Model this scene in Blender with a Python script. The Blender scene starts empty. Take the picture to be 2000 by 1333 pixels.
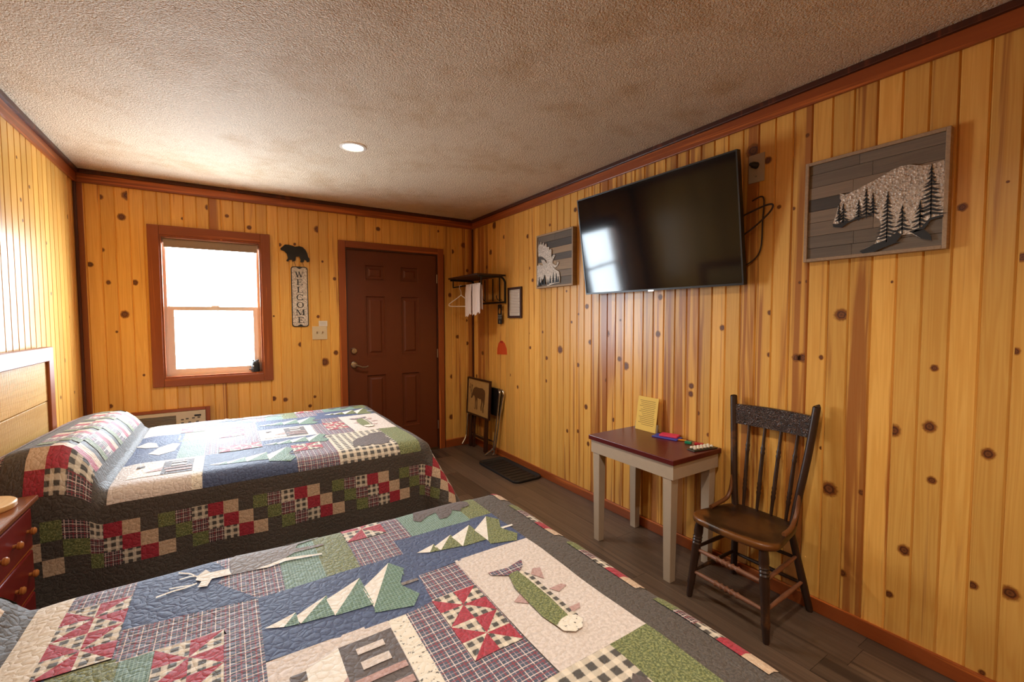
import bpy, bmesh, math, random
from mathutils import Vector, Matrix, noise
random.seed(11)
SC = bpy.context.scene
COL = SC.collection
PI = math.pi

# ------------------------------------------------------------------ camera, world, exposure
W, D, H, F = 3.14, 4.312, 2.44, 0.02          # right wall x, back wall y, ceiling z, floor z
NEAR = -1.7                                    # wall behind the camera
cam = bpy.data.cameras.new('camera')
cam.sensor_width = 36.0
cam.lens = 867.9136 / 2000 * 36
cam.clip_start = 0.02
co = bpy.data.objects.new('camera', cam)
COL.objects.link(co)
yaw, pit, rol = 0.5719, 0.0481, -0.0027
fw = Vector((math.sin(yaw) * math.cos(pit), math.cos(yaw) * math.cos(pit), -math.sin(pit)))
rt = Vector((math.cos(yaw), -math.sin(yaw), 0))
up = rt.cross(fw)
r2 = rt * math.cos(rol) + up * math.sin(rol)
u2 = up * math.cos(rol) - rt * math.sin(rol)
m3 = Matrix((r2, u2, -fw)).transposed()
co.matrix_world = Matrix.Translation((0.8687, 0, 1.3775)) @ m3.to_4x4()
SC.camera = co
SC.view_settings.view_transform = 'Standard'
SC.view_settings.look = 'None'
SC.view_settings.exposure = 0.0
SC.view_settings.gamma = 1.0
SC.view_settings.use_curve_mapping = False
wd = bpy.data.worlds.new('sky')
SC.world = wd
wd.use_nodes = True
bg = wd.node_tree.nodes['Background']
bg.inputs[0].default_value = (0.78, 0.90, 1.0, 1)
bg.inputs[1].default_value = 46.0
try:
    SC.cycles.use_denoising = True
    SC.cycles.max_bounces = 10
    SC.cycles.diffuse_bounces = 6
    SC.cycles.sample_clamp_indirect = 0
    SC.cycles.caustics_reflective = False
    SC.cycles.caustics_refractive = False
except Exception:
    pass
po = bpy.data.lights.new('window_daylight', 'AREA')  # daylight portal filling the window opening
po.shape = 'RECTANGLE'
po.size, po.size_y = 0.70, 1.12
po.cycles.is_portal = True
pl = bpy.data.objects.new('window_daylight', po)
pl.location = (0.796, D + 0.125, 1.48)
pl.rotation_euler = (-PI / 2, 0, 0)
COL.objects.link(pl)
LAMP_W = 80.0
LAMP_COL = (1.0, 0.90, 0.76)

# ------------------------------------------------------------------ material helpers
def lin(r, g, b):
    f = lambda c: ((c / 255 + 0.055) / 1.055) ** 2.4 if c > 10 else c / 255 / 12.92
    return (f(r), f(g), f(b), 1)

class NT:
    def __init__(s, name, rough=0.5, spec=0.5, metal=0.0):
        s.m = bpy.data.materials.new(name)
        s.m.use_nodes = True
        s.t = s.m.node_tree
        s.b = s.t.nodes['Principled BSDF']
        s.set('Roughness', rough); s.set('Specular IOR Level', spec); s.set('Metallic', metal)
    def put(s, sock, v):
        if isinstance(v, bpy.types.NodeSocket): s.t.links.new(v, sock)
        else:
            if hasattr(sock.default_value, '__len__') and not hasattr(v, '__len__'): v = [v] * len(sock.default_value)
            if hasattr(sock.default_value, '__len__'): v = tuple(v)[:len(sock.default_value)]
            sock.default_value = v
    def set(s, name, v): s.put(s.b.inputs[name], v)
    def node(s, typ, ins=None, **props):
        n = s.t.nodes.new(typ)
        for k, v in props.items(): setattr(n, k, v)
        for k, v in (ins or {}).items(): s.put(n.inputs[k], v)
        return n
    def ma(s, op, a, b=0.0, clamp=False):
        n = s.node('ShaderNodeMath', operation=op, use_clamp=clamp)
        s.put(n.inputs[0], a); s.put(n.inputs[1], b)
        return n.outputs[0]
    def mix(s, f, a, b, blend='MIX'):
        n = s.node('ShaderNodeMix', data_type='RGBA', blend_type=blend)
        s.put(n.inputs[0], f); s.put(n.inputs[6], a); s.put(n.inputs[7], b)
        return n.outputs[2]
    def ramp(s, f, stops):
        n = s.node('ShaderNodeValToRGB', {0: f})
        e = n.color_ramp.elements
        while len(e) < len(stops): e.new(0.5)
        for i, (p, c) in enumerate(stops):
            e[i].position = p
            e[i].color = c if hasattr(c, '__len__') else (c, c, c, 1)
        return n.outputs[0]
    def step(s, f, a, b):
        n = s.node('ShaderNodeMapRange', {0: f, 1: a, 2: b}, interpolation_type='SMOOTHSTEP')
        return n.outputs[0]
    def noise(s, vec, scale, detail=2.0, rough=0.5, dist=0.0, col=False):
        n = s.node('ShaderNodeTexNoise', {'Vector': vec, 'Scale': scale, 'Detail': detail, 'Roughness': rough, 'Distortion': dist})
        return n.outputs[1 if col else 0]
    def scl(s, vec, sc):
        n = s.node('ShaderNodeVectorMath', operation='MULTIPLY')
        s.put(n.inputs[0], vec); s.put(n.inputs[1], sc)
        return n.outputs[0]
    def add(s, a, b):
        n = s.node('ShaderNodeVectorMath', operation='ADD')
        s.put(n.inputs[0], a); s.put(n.inputs[1], b)
        return n.outputs[0]
    def obj(s): return s.node('ShaderNodeTexCoord').outputs['Object']
    def uv(s): return s.node('ShaderNodeUVMap').outputs[0]
    def info(s): return s.node('ShaderNodeObjectInfo')
    def sep(s, v):
        n = s.node('ShaderNodeSeparateXYZ', {0: v}); return n.outputs
    def comb(s, x, y, z):
        return s.node('ShaderNodeCombineXYZ', {0: x, 1: y, 2: z}).outputs[0]
    def bump(s, h, strength=0.3, dist=0.01):
        s.set('Normal', s.node('ShaderNodeBump', {'Height': h, 'Strength': strength, 'Distance': dist}).outputs[0])

def plain(name, rgb, rough=0.5, metal=0.0, spec=0.5, vary=0.0, scale=30):
    n = NT(name, rough, spec, metal)
    c = lin(*rgb)
    if vary:
        f = n.noise(n.obj(), scale, 3)
        c = n.mix(f, [v * (1 - vary) for v in c[:3]] + [1], [min(1, v * (1 + vary)) for v in c[:3]] + [1])
    n.set('Base Color', c)
    return n.m

def wood(name, c1, c2, c3, rough=0.35, axis=2, heart=True, spec=0.5, gs=1.0, bump=0.08):
    """long-grained board; c1/c2 grain pair, c3 heartwood streaks, driven by each piece's own colour and random"""
    n = NT(name, rough, spec)
    inf = n.info()
    rnd, oc = inf.outputs['Random'], n.sep(inf.outputs['Color'])
    off = n.comb(n.ma('MULTIPLY', rnd, 37.0), n.ma('MULTIPLY', rnd, 91.0), n.ma('MULTIPLY', rnd, 53.0))
    p = n.add(n.obj(), off)
    def st(a, l):
        v = [a * gs] * 3; v[axis] = l * gs
        return tuple(v)
    fine = n.noise(n.scl(p, st(150, 3.0)), 1.0, 3, 0.6)
    broad = n.noise(n.scl(p, st(26, 0.9)), 1.0, 2, 0.5, 0.6)
    ring = n.ma('SINE', n.ma('MULTIPLY', broad, 42.0))
    ring = n.ma('MULTIPLY', n.ma('ADD', ring, 1.0), 0.5)
    c = n.mix(n.ma('ADD', n.ma('MULTIPLY', fine, 0.55), n.ma('MULTIPLY', ring, 0.28)), lin(*c1), lin(*c2))
    if heart:
        hz = n.noise(n.scl(p, st(24, 0.6)), 1.0, 3, 0.55, 0.8)
        f = n.step(n.ma('ADD', hz, n.ma('MULTIPLY', oc[1], 0.30)), 0.60, 0.74)
        c = n.mix(n.ma('MULTIPLY', f, 0.8), c, lin(*c3))
    val = n.ma('ADD', 0.88, n.ma('MULTIPLY', rnd, 0.24))
    val = n.ma('MULTIPLY', val, oc[0])
    c = n.node('ShaderNodeHueSaturation', {'Value': val, 'Color': c}).outputs[0]
    n.set('Base Color', c)
    n.bump(fine, bump, 0.002)
    return n.m

# ------------------------------------------------------------------ mesh helpers
def T(bm, verts, faces):
    vs = [bm.verts.new(v) for v in verts]
    out = []
    for f in faces:
        try: out.append(bm.faces.new([vs[i] for i in f]))
        except ValueError: pass
    return vs

def box(bm, x0, x1, y0, y1, z0, z1, M=None, bev=0.0):
    v = [(x, y, z) for x in (x0, x1) for y in (y0, y1) for z in (z0, z1)]
    if M: v = [M @ Vector(p) for p in v]
    vs = [bm.verts.new(p) for p in v]
    fs = [bm.faces.new([vs[i] for i in f]) for f in ((0, 1, 3, 2), (4, 6, 7, 5), (0, 4, 5, 1), (2, 3, 7, 6), (0, 2, 6, 4), (1, 5, 7, 3))]
    if bev:
        es = list({e for f in fs for e in f.edges})
        bmesh.ops.bevel(bm, geom=es, offset=bev, segments=2, profile=0.5, affect='EDGES')

def ring_tube(bm, pts, rad, seg=10, cap=True, closed=False):
    """tube along points; rad is one radius or one per point"""
    pts = [Vector(p) for p in pts]
    n = len(pts)
    rad = rad if hasattr(rad, '__len__') else [rad] * n
    rings = []
    a = None
    for i, p in enumerate(pts):
        if closed: t = pts[(i + 1) % n] - pts[i - 1]
        else: t = pts[min(i + 1, n - 1)] - pts[max(i - 1, 0)]
        t.normalize()
        if a is None:
            a = t.cross(Vector((0, 0, 1)) if abs(t.z) < 0.9 else Vector((1, 0, 0))).normalized()
        else:
            a = (a - t * a.dot(t)).normalized()
        b = t.cross(a)
        rings.append([bm.verts.new(p + (a * math.cos(2 * PI * k / seg) + b * math.sin(2 * PI * k / seg)) * rad[i]) for k in range(seg)])
    for i in range(n if closed else n - 1):
        A, B = rings[i], rings[(i + 1) % n]
        for k in range(seg):
            bm.faces.new([A[k], A[(k + 1) % seg], B[(k + 1) % seg], B[k]])
    if cap and not closed:
        bm.faces.new(rings[0][::-1]); bm.faces.new(rings[-1])

def turned(bm, p0, p1, prof, seg=12):
    p0, p1 = Vector(p0), Vector(p1)
    ring_tube(bm, [p0.lerp(p1, t) for t, r in prof], [r for t, r in prof], seg)

def prism(bm, poly, fn, d0, d1):
    """flat outline poly [(a,b)] mapped by fn(a,b,d) and given the depth d0..d1"""
    n = len(poly)
    A = [bm.verts.new(fn(a, b, d0)) for a, b in poly]
    B = [bm.verts.new(fn(a, b, d1)) for a, b in poly]
    try:
        bm.faces.new(A); bm.faces.new(B[::-1])
    except ValueError: pass
    for i in range(n):
        bm.faces.new([A[i], B[i], B[(i + 1) % n], A[(i + 1) % n]])

def obj(name, bm, mat, parent=None, smooth=False, color=None, tri=False, bevel=0.0, keep=None):
    bmesh.ops.recalc_face_normals(bm, faces=bm.faces) if keep is None else None
    me = bpy.data.meshes.new(name)
    if tri: bmesh.ops.triangulate(bm, faces=[f for f in bm.faces if len(f.verts) > 4])
    if parent is not None and keep is None:
        off = -parent_loc(parent)
        for v in bm.verts: v.co += off
    bm.to_mesh(me); bm.free()
    for m in (mat if isinstance(mat, (list, tuple)) else [mat]): me.materials.append(m)
    if smooth:
        for p in me.polygons: p.use_smooth = True
    o = bpy.data.objects.new(name, me)
    COL.objects.link(o)
    if parent: o.parent = parent
    if color: o.color = color
    if bevel:
        b = o.modifiers.new('bevel', 'BEVEL'); b.width = bevel; b.segments = 2; b.limit_method = 'ANGLE'
    if smooth == 'auto':
        try: me.set_sharp_from_angle(angle=0.7)
        except Exception: pass
    return o

def parent_loc(p):
    v = Vector((0, 0, 0))
    while p is not None:
        v += Vector(p.location); p = p.parent
    return v

def thing(name, label, cat, loc=(0, 0, 0), group=None, kind=None):
    o = bpy.data.objects.new(name, None)
    COL.objects.link(o)
    o.location = loc
    o.empty_display_size = 0.05
    if kind: o['kind'] = kind
    else:
        o['label'] = label; o['category'] = cat
        if group: o['group'] = group
    return o

def struct(name, bm, mat, **k):
    o = obj(name, bm, mat, **k)
    o['kind'] = 'structure'
    return o

def tag(o, label, cat, group=None):
    o['label'] = label; o['category'] = cat
    if group: o['group'] = group
    return o
def BM(): return bmesh.new()
def bx(*a, **k):
    b = BM(); box(b, *a, **k); return b

# ------------------------------------------------------------------ materials
PINE = wood('pine_boards', (234, 184, 98), (207, 142, 56), (156, 86, 40), 0.33)
TRIMS = [wood('stained_trim_' + 'xyz'[a], (210, 120, 54), (176, 90, 36), (120, 54, 22), 0.36, axis=a) for a in range(3)]
TRIM = TRIMS[2]
def along(x0, x1, y0, y1, z0, z1):
    d = (x1 - x0, y1 - y0, z1 - z0)
    return TRIMS[d.index(max(d))]
DARKTRIM = wood('dark_stained_trim', (120, 58, 30), (84, 38, 20), (60, 26, 14), 0.4)
GROOVE = plain('groove_backing', (120, 70, 26), 0.6)
FLOORM = wood('vinyl_floor_plank', (108, 88, 72), (72, 57, 46), (56, 44, 37), 0.42, axis=1, heart=True, gs=0.7, bump=0.1)
def knot_mat():
    n = NT('pine_knot', 0.4)
    u = n.sep(n.uv())
    rr = n.ma('ADD', u[0], n.ma('MULTIPLY', n.ma('SUBTRACT', n.noise(n.obj(), 90, 3), 0.5), 0.35))
    c = n.ramp(rr, [(0.0, lin(84, 46, 22)), (0.24, lin(122, 70, 32)), (0.36, lin(66, 32, 14)), (0.46, lin(98, 50, 20)), (0.6, lin(150, 90, 36)), (0.9, lin(190, 124, 48))])
    n.set('Base Color', c)
    n.set('Alpha', n.ma('SUBTRACT', 1.0, n.step(rr, 0.46, 0.95)))
    return n.m
KNOT = knot_mat()
def ceil_mat():
    n = NT('textured_ceiling', 0.62, 0.35)
    p = n.obj()
    big = n.noise(p, 1.7, 5, 0.65, 0.3)
    mid = n.noise(p, 7.0, 4, 0.65)
    stain = n.step(n.ma('ADD', n.ma('MULTIPLY', big, 0.65), n.ma('MULTIPLY', mid, 0.35)), 0.46, 0.66)
    c = n.mix(stain, lin(234, 212, 184), lin(216, 186, 150))
    tex = n.noise(p, 120, 3, 0.6)
    c = n.mix(n.step(tex, 0.35, 0.7), n.mix(1.0, c, (0.80, 0.78, 0.75, 1), 'MULTIPLY'), c)
    n.set('Base Color', c)
    v = n.node('ShaderNodeTexVoronoi', {'Vector': n.add(p, n.scl(n.noise(p, 110, 2, col=True), 0.012)), 'Scale': 150.0}).outputs[0]
    n.bump(n.ma('ADD', n.ma('MULTIPLY', tex, 0.9), n.ma('MULTIPLY', v, -0.5)), 0.85, 0.010)
    return n.m
CEIL = ceil_mat()
WHITE = plain('white_plastic', (226, 218, 206), 0.4)
VINYL = plain('window_vinyl', (232, 214, 200), 0.35)
BLACK = plain('black_plastic', (20, 19, 19), 0.45)
IRON = plain('dark_iron', (30, 24, 22), 0.5, 0.3)
CHROME = plain('chrome', (215, 212, 205), 0.15, 1.0)
NICKEL = plain('satin_nickel', (190, 180, 165), 0.28, 1.0)
DOORP = plain('brown_door_paint', (96, 44, 20), 0.42, vary=0.05, scale=8)
REDTOP = plain('maroon_table_paint', (88, 26, 24), 0.3, vary=0.10, scale=12)
PAPER = plain('white_paper', (214, 204, 190), 0.7)
INK = plain('printed_ink', (70, 62, 58), 0.7)
# ------------------------------------------------------------------ room shell
struct('floor', bx(-0.12, W + 0.14, NEAR - 0.12, D + 0.14, F - 0.10, F - 0.004), plain('floor_backing', (40, 32, 27), 0.7))
floor = bpy.data.objects['floor']
struct('ceiling', bx(-0.12, W + 0.14, NEAR - 0.12, D + 0.14, H, H + 0.1), CEIL)
wr = struct('wall_right', bx(W + 0.012, W + 0.12, NEAR, D + 0.13, F, H), GROOVE)
wl = struct('wall_left', bx(-0.12, -0.012, NEAR, D + 0.13, F, H), GROOVE)
wn = struct('wall_near', bx(-0.012, W + 0.012, NEAR - 0.12, NEAR - 0.012, F, H), GROOVE)
WX0, WX1, WZ0, WZ1 = 0.461, 1.131, 0.930, 2.030      # window opening
DX0, DX1, DZ1 = 1.814, 2.728, 2.048                  # door opening
b = BM()
y0, y1 = D + 0.012, D + 0.13
box(b, -0.012, WX0, y0, y1, F, H); box(b, WX0, WX1, y0, y1, F, WZ0); box(b, WX0, WX1, y0, y1, WZ1, H)
box(b, WX1, DX0, y0, y1, F, H); box(b, DX0, DX1, y0, y1, DZ1, H); box(b, DX1, W + 0.012, y0, y1, F, H)
wb = struct('wall_back', b, GROOVE)

RK = [(1.192, 2.159, 0.015), (1.016, 2.22, 0.008), (0.491, 1.783, 0.013), (1.133, 1.92, 0.008), (1.164, 1.409, 0.011), (1.161, 1.199, 0.011), (1.032, 1.548, 0.006), (1.002, 1.551, 0.006), (0.859, 1.395, 0.022), (1.037, 1.193, 0.016), (1.009, 1.195, 0.018), (0.933, 1.202, 0.01), (0.687, 1.526, 0.005), (0.548, 1.188, 0.012), (0.343, 1.265, 0.011), (0.339, 1.584, 0.014), (0.381, 1.846, 0.004), (1.266, 2.229, 0.028), (1.067, 1.898, 0.007), (0.662, 0.923, 0.022), (0.555, 0.96, 0.02), (0.547, 1.189, 0.013), (0.396, 0.895, 0.018), (0.542, 0.754, 0.013), (0.885, 0.609, 0.028), (0.764, 0.632, 0.012), (0.615, 0.445, 0.019), (0.658, 0.24, 0.013), (0.418, 0.402, 0.013), (0.327, 0.42, 0.021), (0.384, 0.092, 0.01), (0.823, 0.249, 0.014), (0.921, 0.787, 0.007), (3.664, 2.172, 0.017), (3.268, 2.115, 0.016), (3.192, 1.722, 0.014), (3.132, 2.373, 0.012), (2.947, 2.157, 0.01), (2.629, 2.215, 0.015), (3.243, 1.831, 0.012), (2.989, 1.052, 0.014), (2.81, 1.133, 0.026), (2.591, 1.027, 0.014), (2.282, 1.277, 0.021), (2.493, 1.474, 0.016), (2.456, 1.209, 0.016), (2.163, 1.105, 0.015), (2.104, 1.061, 0.023), (1.841, 1.285, 0.017), (1.414, 1.33, 0.014), (1.599, 0.988, 0.015), (1.602, 0.941, 0.016), (1.55, 0.837, 0.01), (1.485, 0.725, 0.01), (2.285, 0.943, 0.013), (2.668, 1.357, 0.009), (3.045, 1.271, 0.01), (3.229, 1.128, 0.012), (2.994, 0.857, 0.012), (3.247, 1.254, 0.009), (2.498, 0.717, 0.017), (2.717, 0.487, 0.013), (2.588, 0.512, 0.012), (2.472, 0.44, 0.015), (3.433, 0.75, 0.015), (3.564, 0.849, 0.012), (4.1, 1.026, 0.019), (4.236, 0.768, 0.017), (4.005, 1.916, 0.018), (3.847, 2.314, 0.029), (3.921, 2.058, 0.022), (2.587, 1.418, 0.008), (2.73, 1.601, 0.008), (2.157, 1.372, 0.007), (2.214, 0.672, 0.013), (1.827, 1.514, 0.015)]
BK = [(0.135, 2.264, 0.016), (0.292, 2.295, 0.029), (0.25, 2.136, 0.021), (0.132, 1.888, 0.015), (0.067, 1.779, 0.015), (0.162, 1.655, 0.014), (0.31, 1.661, 0.018), (0.244, 1.424, 0.024), (0.027, 1.185, 0.012), (0.195, 1.296, 0.008), (0.142, 0.75, 0.014), (0.339, 0.966, 0.008), (0.612, 2.167, 0.01), (0.776, 2.275, 0.018), (0.901, 2.223, 0.012), (1.121, 2.368, 0.017), (1.055, 2.147, 0.015), (1.584, 2.188, 0.026), (1.278, 2.025, 0.012), (1.394, 2.04, 0.011), (1.617, 1.905, 0.009), (1.717, 1.755, 0.013), (1.592, 1.634, 0.007), (1.57, 1.409, 0.013), (1.217, 1.413, 0.007), (1.423, 1.163, 0.018), (1.617, 0.996, 0.032), (1.715, 1.077, 0.019), (1.199, 0.702, 0.018), (1.288, 0.684, 0.016), (1.526, 0.687, 0.011), (1.486, 0.608, 0.013), (1.917, 2.336, 0.011), (2.121, 2.249, 0.017), (2.897, 2.096, 0.02), (2.866, 1.638, 0.02), (2.95, 1.196, 0.017), (2.884, 0.773, 0.021), (2.869, 0.34, 0.023), (3.072, 1.907, 0.015), (3.053, 1.371, 0.015), (3.065, 1.122, 0.017), (2.739, 2.292, 0.011), (3.032, 2.173, 0.024)]
LK = [(3.291, 2.208, 0.007), (3.317, 2.001, 0.009), (3.45, 2.099, 0.008), (3.329, 1.897, 0.007), (3.68, 1.833, 0.008), (3.719, 1.54, 0.009), (3.917, 1.125, 0.011), (4.069, 1.402, 0.009), (3.799, 0.905, 0.01), (4.093, 0.897, 0.009), (4.139, 2.073, 0.012)]
def apart(L):
    out = []
    for k in L:
        if all(math.hypot(k[0] - q[0], k[1] - q[1]) > 0.8 * (k[2] + q[2]) for q in out): out.append(k)
    return out
RK, BK, LK = apart(RK), apart(BK), apart(LK)
# small seeded extras where the photograph shows no board clearly
for _ in range(10): RK.append((random.uniform(-1.5, 0.2), random.uniform(0.2, 2.3), random.uniform(0.007, 0.018)))

def plank(parent, ox, oy, rot, w, z0, z1, knots, col):
    """one V-jointed board: local x across, -y out of the wall, z up; knots lie in its face"""
    bm = BM()
    uvl = bm.loops.layers.uv.new('UVMap')
    h = z1 - z0
    pr = [(-w / 2, 0), (-w / 2, -0.006), (-w / 2 + 0.0055, -0.012), (w / 2 - 0.0055, -0.012), (w / 2, -0.006), (w / 2, 0)]
    A = [bm.verts.new((x, y, 0)) for x, y in pr]
    B = [bm.verts.new((x, y, h)) for x, y in pr]
    for i in range(5): bm.faces.new([A[i], A[i + 1], B[i + 1], B[i]])
    lim = w / 2 - 0.0058
    for kx, kz, kr in knots:
        kz -= z0
        if kz < kr or kz > h - kr: continue
        R = kr * 1.6
        asp, ph = random.uniform(0.8, 1.1), random.uniform(0, 6)
        N = 14
        c = bm.verts.new((max(-lim, min(lim, kx)), -0.0124, kz))
        ring = []
        for k in range(N):
            a = 2 * PI * k / N
            ring.append(bm.verts.new((max(-lim, min(lim, kx + R * asp * math.cos(a))), -0.0124, min(h, max(0, kz + R * math.sin(a))))))
        for k in range(N):
            f = bm.faces.new([c, ring[k], ring[(k + 1) % N]])
            f.material_index = 1
            for l in f.loops:
                q = l.vert.co
                l[uvl].uv = (math.hypot((q.x - kx) / asp, q.z - kz) / R, 0.5)
    o = obj('plank', bm, [PINE, KNOT], parent, keep=True, color=col)
    o.location = Vector((ox, oy, z0)) - parent_loc(parent)
    o.rotation_euler = (0, 0, rot)
    return o

def heart_right(y):
    # boards with reddish heartwood: the far corner, the stretch below the television, a few by the bear picture
    h = 0.0
    for c, s, a in ((4.12, 0.13, 0.62), (2.30, 0.34, 0.42), (1.75, 0.30, 0.38), (1.02, 0.045, 0.5), (0.80, 0.045, 0.62), (1.28, 0.06, 0.5)):
        h = max(h, a * math.exp(-((y - c) / s) ** 2))
    return h
P = 0.0805
k0 = int((NEAR - 1.0755) / P)
for k in range(k0, int((D - 1.0755) / P) + 1):
    ya, yb = 1.0755 + k * P, min(1.0755 + (k + 1) * P, D)
    if yb - ya < 0.01: continue
    yc, w = (ya + yb) / 2, yb - ya
    kn = [(-(y - yc), z, r) for y, z, r in RK if ya <= y < yb]
    plank(wr, W + 0.012, yc, -PI / 2, w, F + 0.06, H - 0.06, kn, (random.uniform(0.93, 1.05), 1.7 * heart_right(yc) + random.uniform(-0.25, 0.05), 0, 1))
k0 = int((NEAR - 3.03) / 0.08)
for k in range(k0, int((D - 3.03) / 0.08) + 1):
    ya, yb = 3.03 + k * 0.08, min(3.03 + (k + 1) * 0.08, D)
    if yb - ya < 0.01: continue
    yc, w = (ya + yb) / 2, yb - ya
    kn = [(y - yc, z, r) for y, z, r in LK if ya <= y < yb]
    plank(wl, -0.012, yc, PI / 2, w, F, H - 0.06, kn, (random.uniform(0.95, 1.05), random.uniform(-0.3, 0.0), 0, 1))
P = 0.0811
for k in range(-1, 40):
    xa, xb = max(0, 0.05 + k * P), min(W, 0.05 + (k + 1) * P)
    if xb - xa < 0.01: continue
    xc, w = (xa + xb) / 2, xb - xa
    kn = [(x - xc, z, r) for x, z, r in BK if xa <= x < xb]
    hb = 0.8 * math.exp(-((xc - 0.81) / 0.04) ** 2) + 0.9 * math.exp(-((xc - 3.08) / 0.07) ** 2)
    col = (random.uniform(0.94, 1.05), hb + random.uniform(-0.3, -0.02), 0, 1)
    spans = [(F + 0.08, H - 0.06)]
    if xb > WX0 and xa < WX1: spans = [(F + 0.08, WZ0 - 0.01), (WZ1 + 0.01, H - 0.06)]
    if xb > DX0 and xa < DX1: spans = [(DZ1 + 0.01, H - 0.06)]
    for s0, s1 in spans: plank(wb, xc, D + 0.012, 0, w, s0, s1, kn, col)
for k in range(int(W / P) + 1):
    xa, xb = k * P, min(W, (k + 1) * P)
    if xb - xa < 0.01: continue
    plank(wn, (xa + xb) / 2, NEAR - 0.012, PI, xb - xa, F, H - 0.06, [], (1, random.uniform(-0.3, 0.1), 0, 1))

# floor planks, laid along the room
fw_, fl_ = 0.152, 1.22
x = -0.01; row = 0
while x < W + 0.01:
    y = NEAR - random.uniform(0, 1.2)
    while y < D + 0.012:
        a, b2 = max(y, NEAR - 0.012), min(y + fl_, D + 0.012)
        if b2 - a > 0.02:
            xb = min(x + fw_, W + 0.012)
            bm = bx(x + 0.0007, xb - 0.0007, a + 0.0007, b2 - 0.0007, F - 0.006, F, bev=0.0)
            obj('plank', bm, FLOORM, floor, color=(random.uniform(0.72, 1.18), random.uniform(-0.2, 0.5), 0, 1))
        y += fl_
    x += fw_; row += 1

# crown, corner and base trims
n = 0
def trim(*a, m=TRIM, nm=None, bev=0.003):
    global n
    n += 1
    return struct(nm or 'trim_%d' % n, bx(*a, bev=bev), along(*a) if m is TRIM else m)
CT = 0.018
trim(W - CT, W, NEAR, D, H - 0.092, H - 0.026)
trim(0, CT, NEAR, D, H - 0.092, H - 0.026)
trim(CT, W - CT, D - CT, D, H - 0.092, H - 0.026)
trim(CT, W - CT, NEAR, NEAR + CT, H - 0.092, H - 0.026)
trim(W - 0.034, W, NEAR, D, H - 0.028, H - 0.0005, m=DARKTRIM)
trim(0, 0.034, NEAR, D, H - 0.028, H - 0.0005, m=DARKTRIM)
trim(0.034, W - 0.034, D - 0.034, D, H - 0.028, H - 0.0005, m=DARKTRIM)
trim(0, 0.016, D - 0.034, D, F, H - 0.092, m=DARKTRIM)
trim(0.0, 0.045, D - 0.012, D, F, H - 0.092, m=TRIM)
trim(W - 0.013, W, D - 0.024, D, F + 0.08, H - 0.092, m=DARKTRIM)
trim(W - 0.015, W, NEAR, D - 0.015, F, F + 0.066, nm='baseboard_right')
trim(2.80, W, D - 0.015, D, F, F + 0.085, nm='baseboard_back')
trim(0.05, 1.74, D - 0.015, D, F, F + 0.085, nm='baseboard_back_left')
trim(0, 0.015, NEAR, D - 0.04, F, F + 0.085, nm='baseboard_left')

# ------------------------------------------------------------------ window
win = thing('window_1', '', '', (0.796, D, 0.93), kind='structure')
cw = 0.071
WD = D - 0.018
for a in ((WX0 - cw, WX0, WZ0 - cw + 0.006, WZ1 + cw), (WX1, WX1 + cw, WZ0 - cw + 0.006, WZ1 + cw)):
    obj('casing', bx(a[0], a[1], WD, D, a[2], a[3], bev=0.004), TRIM, win)
for z0, z1 in ((WZ1, WZ1 + cw), (WZ0 - cw + 0.006, WZ0)):
    M = Matrix.Translation((WX0, 0, z0)) @ Matrix.Rotation(PI / 2, 4, 'Y')
    obj('casing', bx(WX0, WX1, WD, D, z0, z1, bev=0.004), TRIMS[0], win)
JD = D + 0.11
for a in ((WX0, WX0 + 0.012, WZ0, WZ1), (WX1 - 0.012, WX1, WZ0, WZ1)):
    obj('jamb', bx(a[0], a[1], D - 0.01, JD, a[2], a[3]), TRIM, win)
obj('jamb', bx(WX0 + 0.012, WX1 - 0.012, D - 0.01, JD, WZ1 - 0.012, WZ1), TRIM, win)
obj('sill', bx(WX0 + 0.012, WX1 - 0.012, D - 0.01, JD, WZ0, WZ0 + 0.012), TRIM, win)
ix0, ix1, iz0, iz1 = WX0 + 0.012, WX1 - 0.012, WZ0 + 0.012, WZ1 - 0.012
def frame(bm, x0, x1, z0, z1, ya, yb, l, r, bo, t):
    box(bm, x0, x0 + l, ya, yb, z0, z1); box(bm, x1 - r, x1, ya, yb, z0, z1)
    box(bm, x0 + l, x1 - r, ya, yb, z0, z0 + bo); box(bm, x0 + l, x1 - r, ya, yb, z1 - t, z1)
bm = BM(); frame(bm, ix0, ix1, iz0, iz1, D + 0.05, D + 0.108, 0.018, 0.018, 0.02, 0.02)
obj('window_frame', bm, VINYL, win)
ZM = 1.475
bm = BM(); frame(bm, ix0 + 0.018, ix1 - 0.018, ZM - 0.02, iz1 - 0.02, D + 0.082, D + 0.104, 0.012, 0.012, 0.03, 0.02)
us = obj('upper_sash', bm, VINYL, win)
bm = BM(); frame(bm, ix0 + 0.016, ix1 - 0.016, iz0 + 0.016, ZM + 0.014, D + 0.054, D + 0.080, 0.042, 0.036, 0.036, 0.030)
ls = obj('lower_sash', bm, VINYL, win)
def glass_mat():
    n = NT('window_glass')
    t = n.t
    tr = n.node('ShaderNodeBsdfTransparent'); gl = n.node('ShaderNodeBsdfGlossy', {'Roughness': 0.0})
    lw = n.node('ShaderNodeLayerWeight', {'Blend': 0.5})
    fr = n.ma('ADD', 0.025, n.ma('MULTIPLY', n.ma('POWER', lw.outputs['Facing'], 5.0), 0.6))
    mx = n.node('ShaderNodeMixShader', {0: fr, 1: tr.outputs[0], 2: gl.outputs[0]})
    t.links.new(mx.outputs[0], t.nodes['Material Output'].inputs[0])
    return n.m
GLASS = glass_mat()
obj('pane', bx(ix0 + 0.03, ix1 - 0.03, D + 0.091, D + 0.094, ZM, iz1 - 0.03), GLASS, us)
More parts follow.
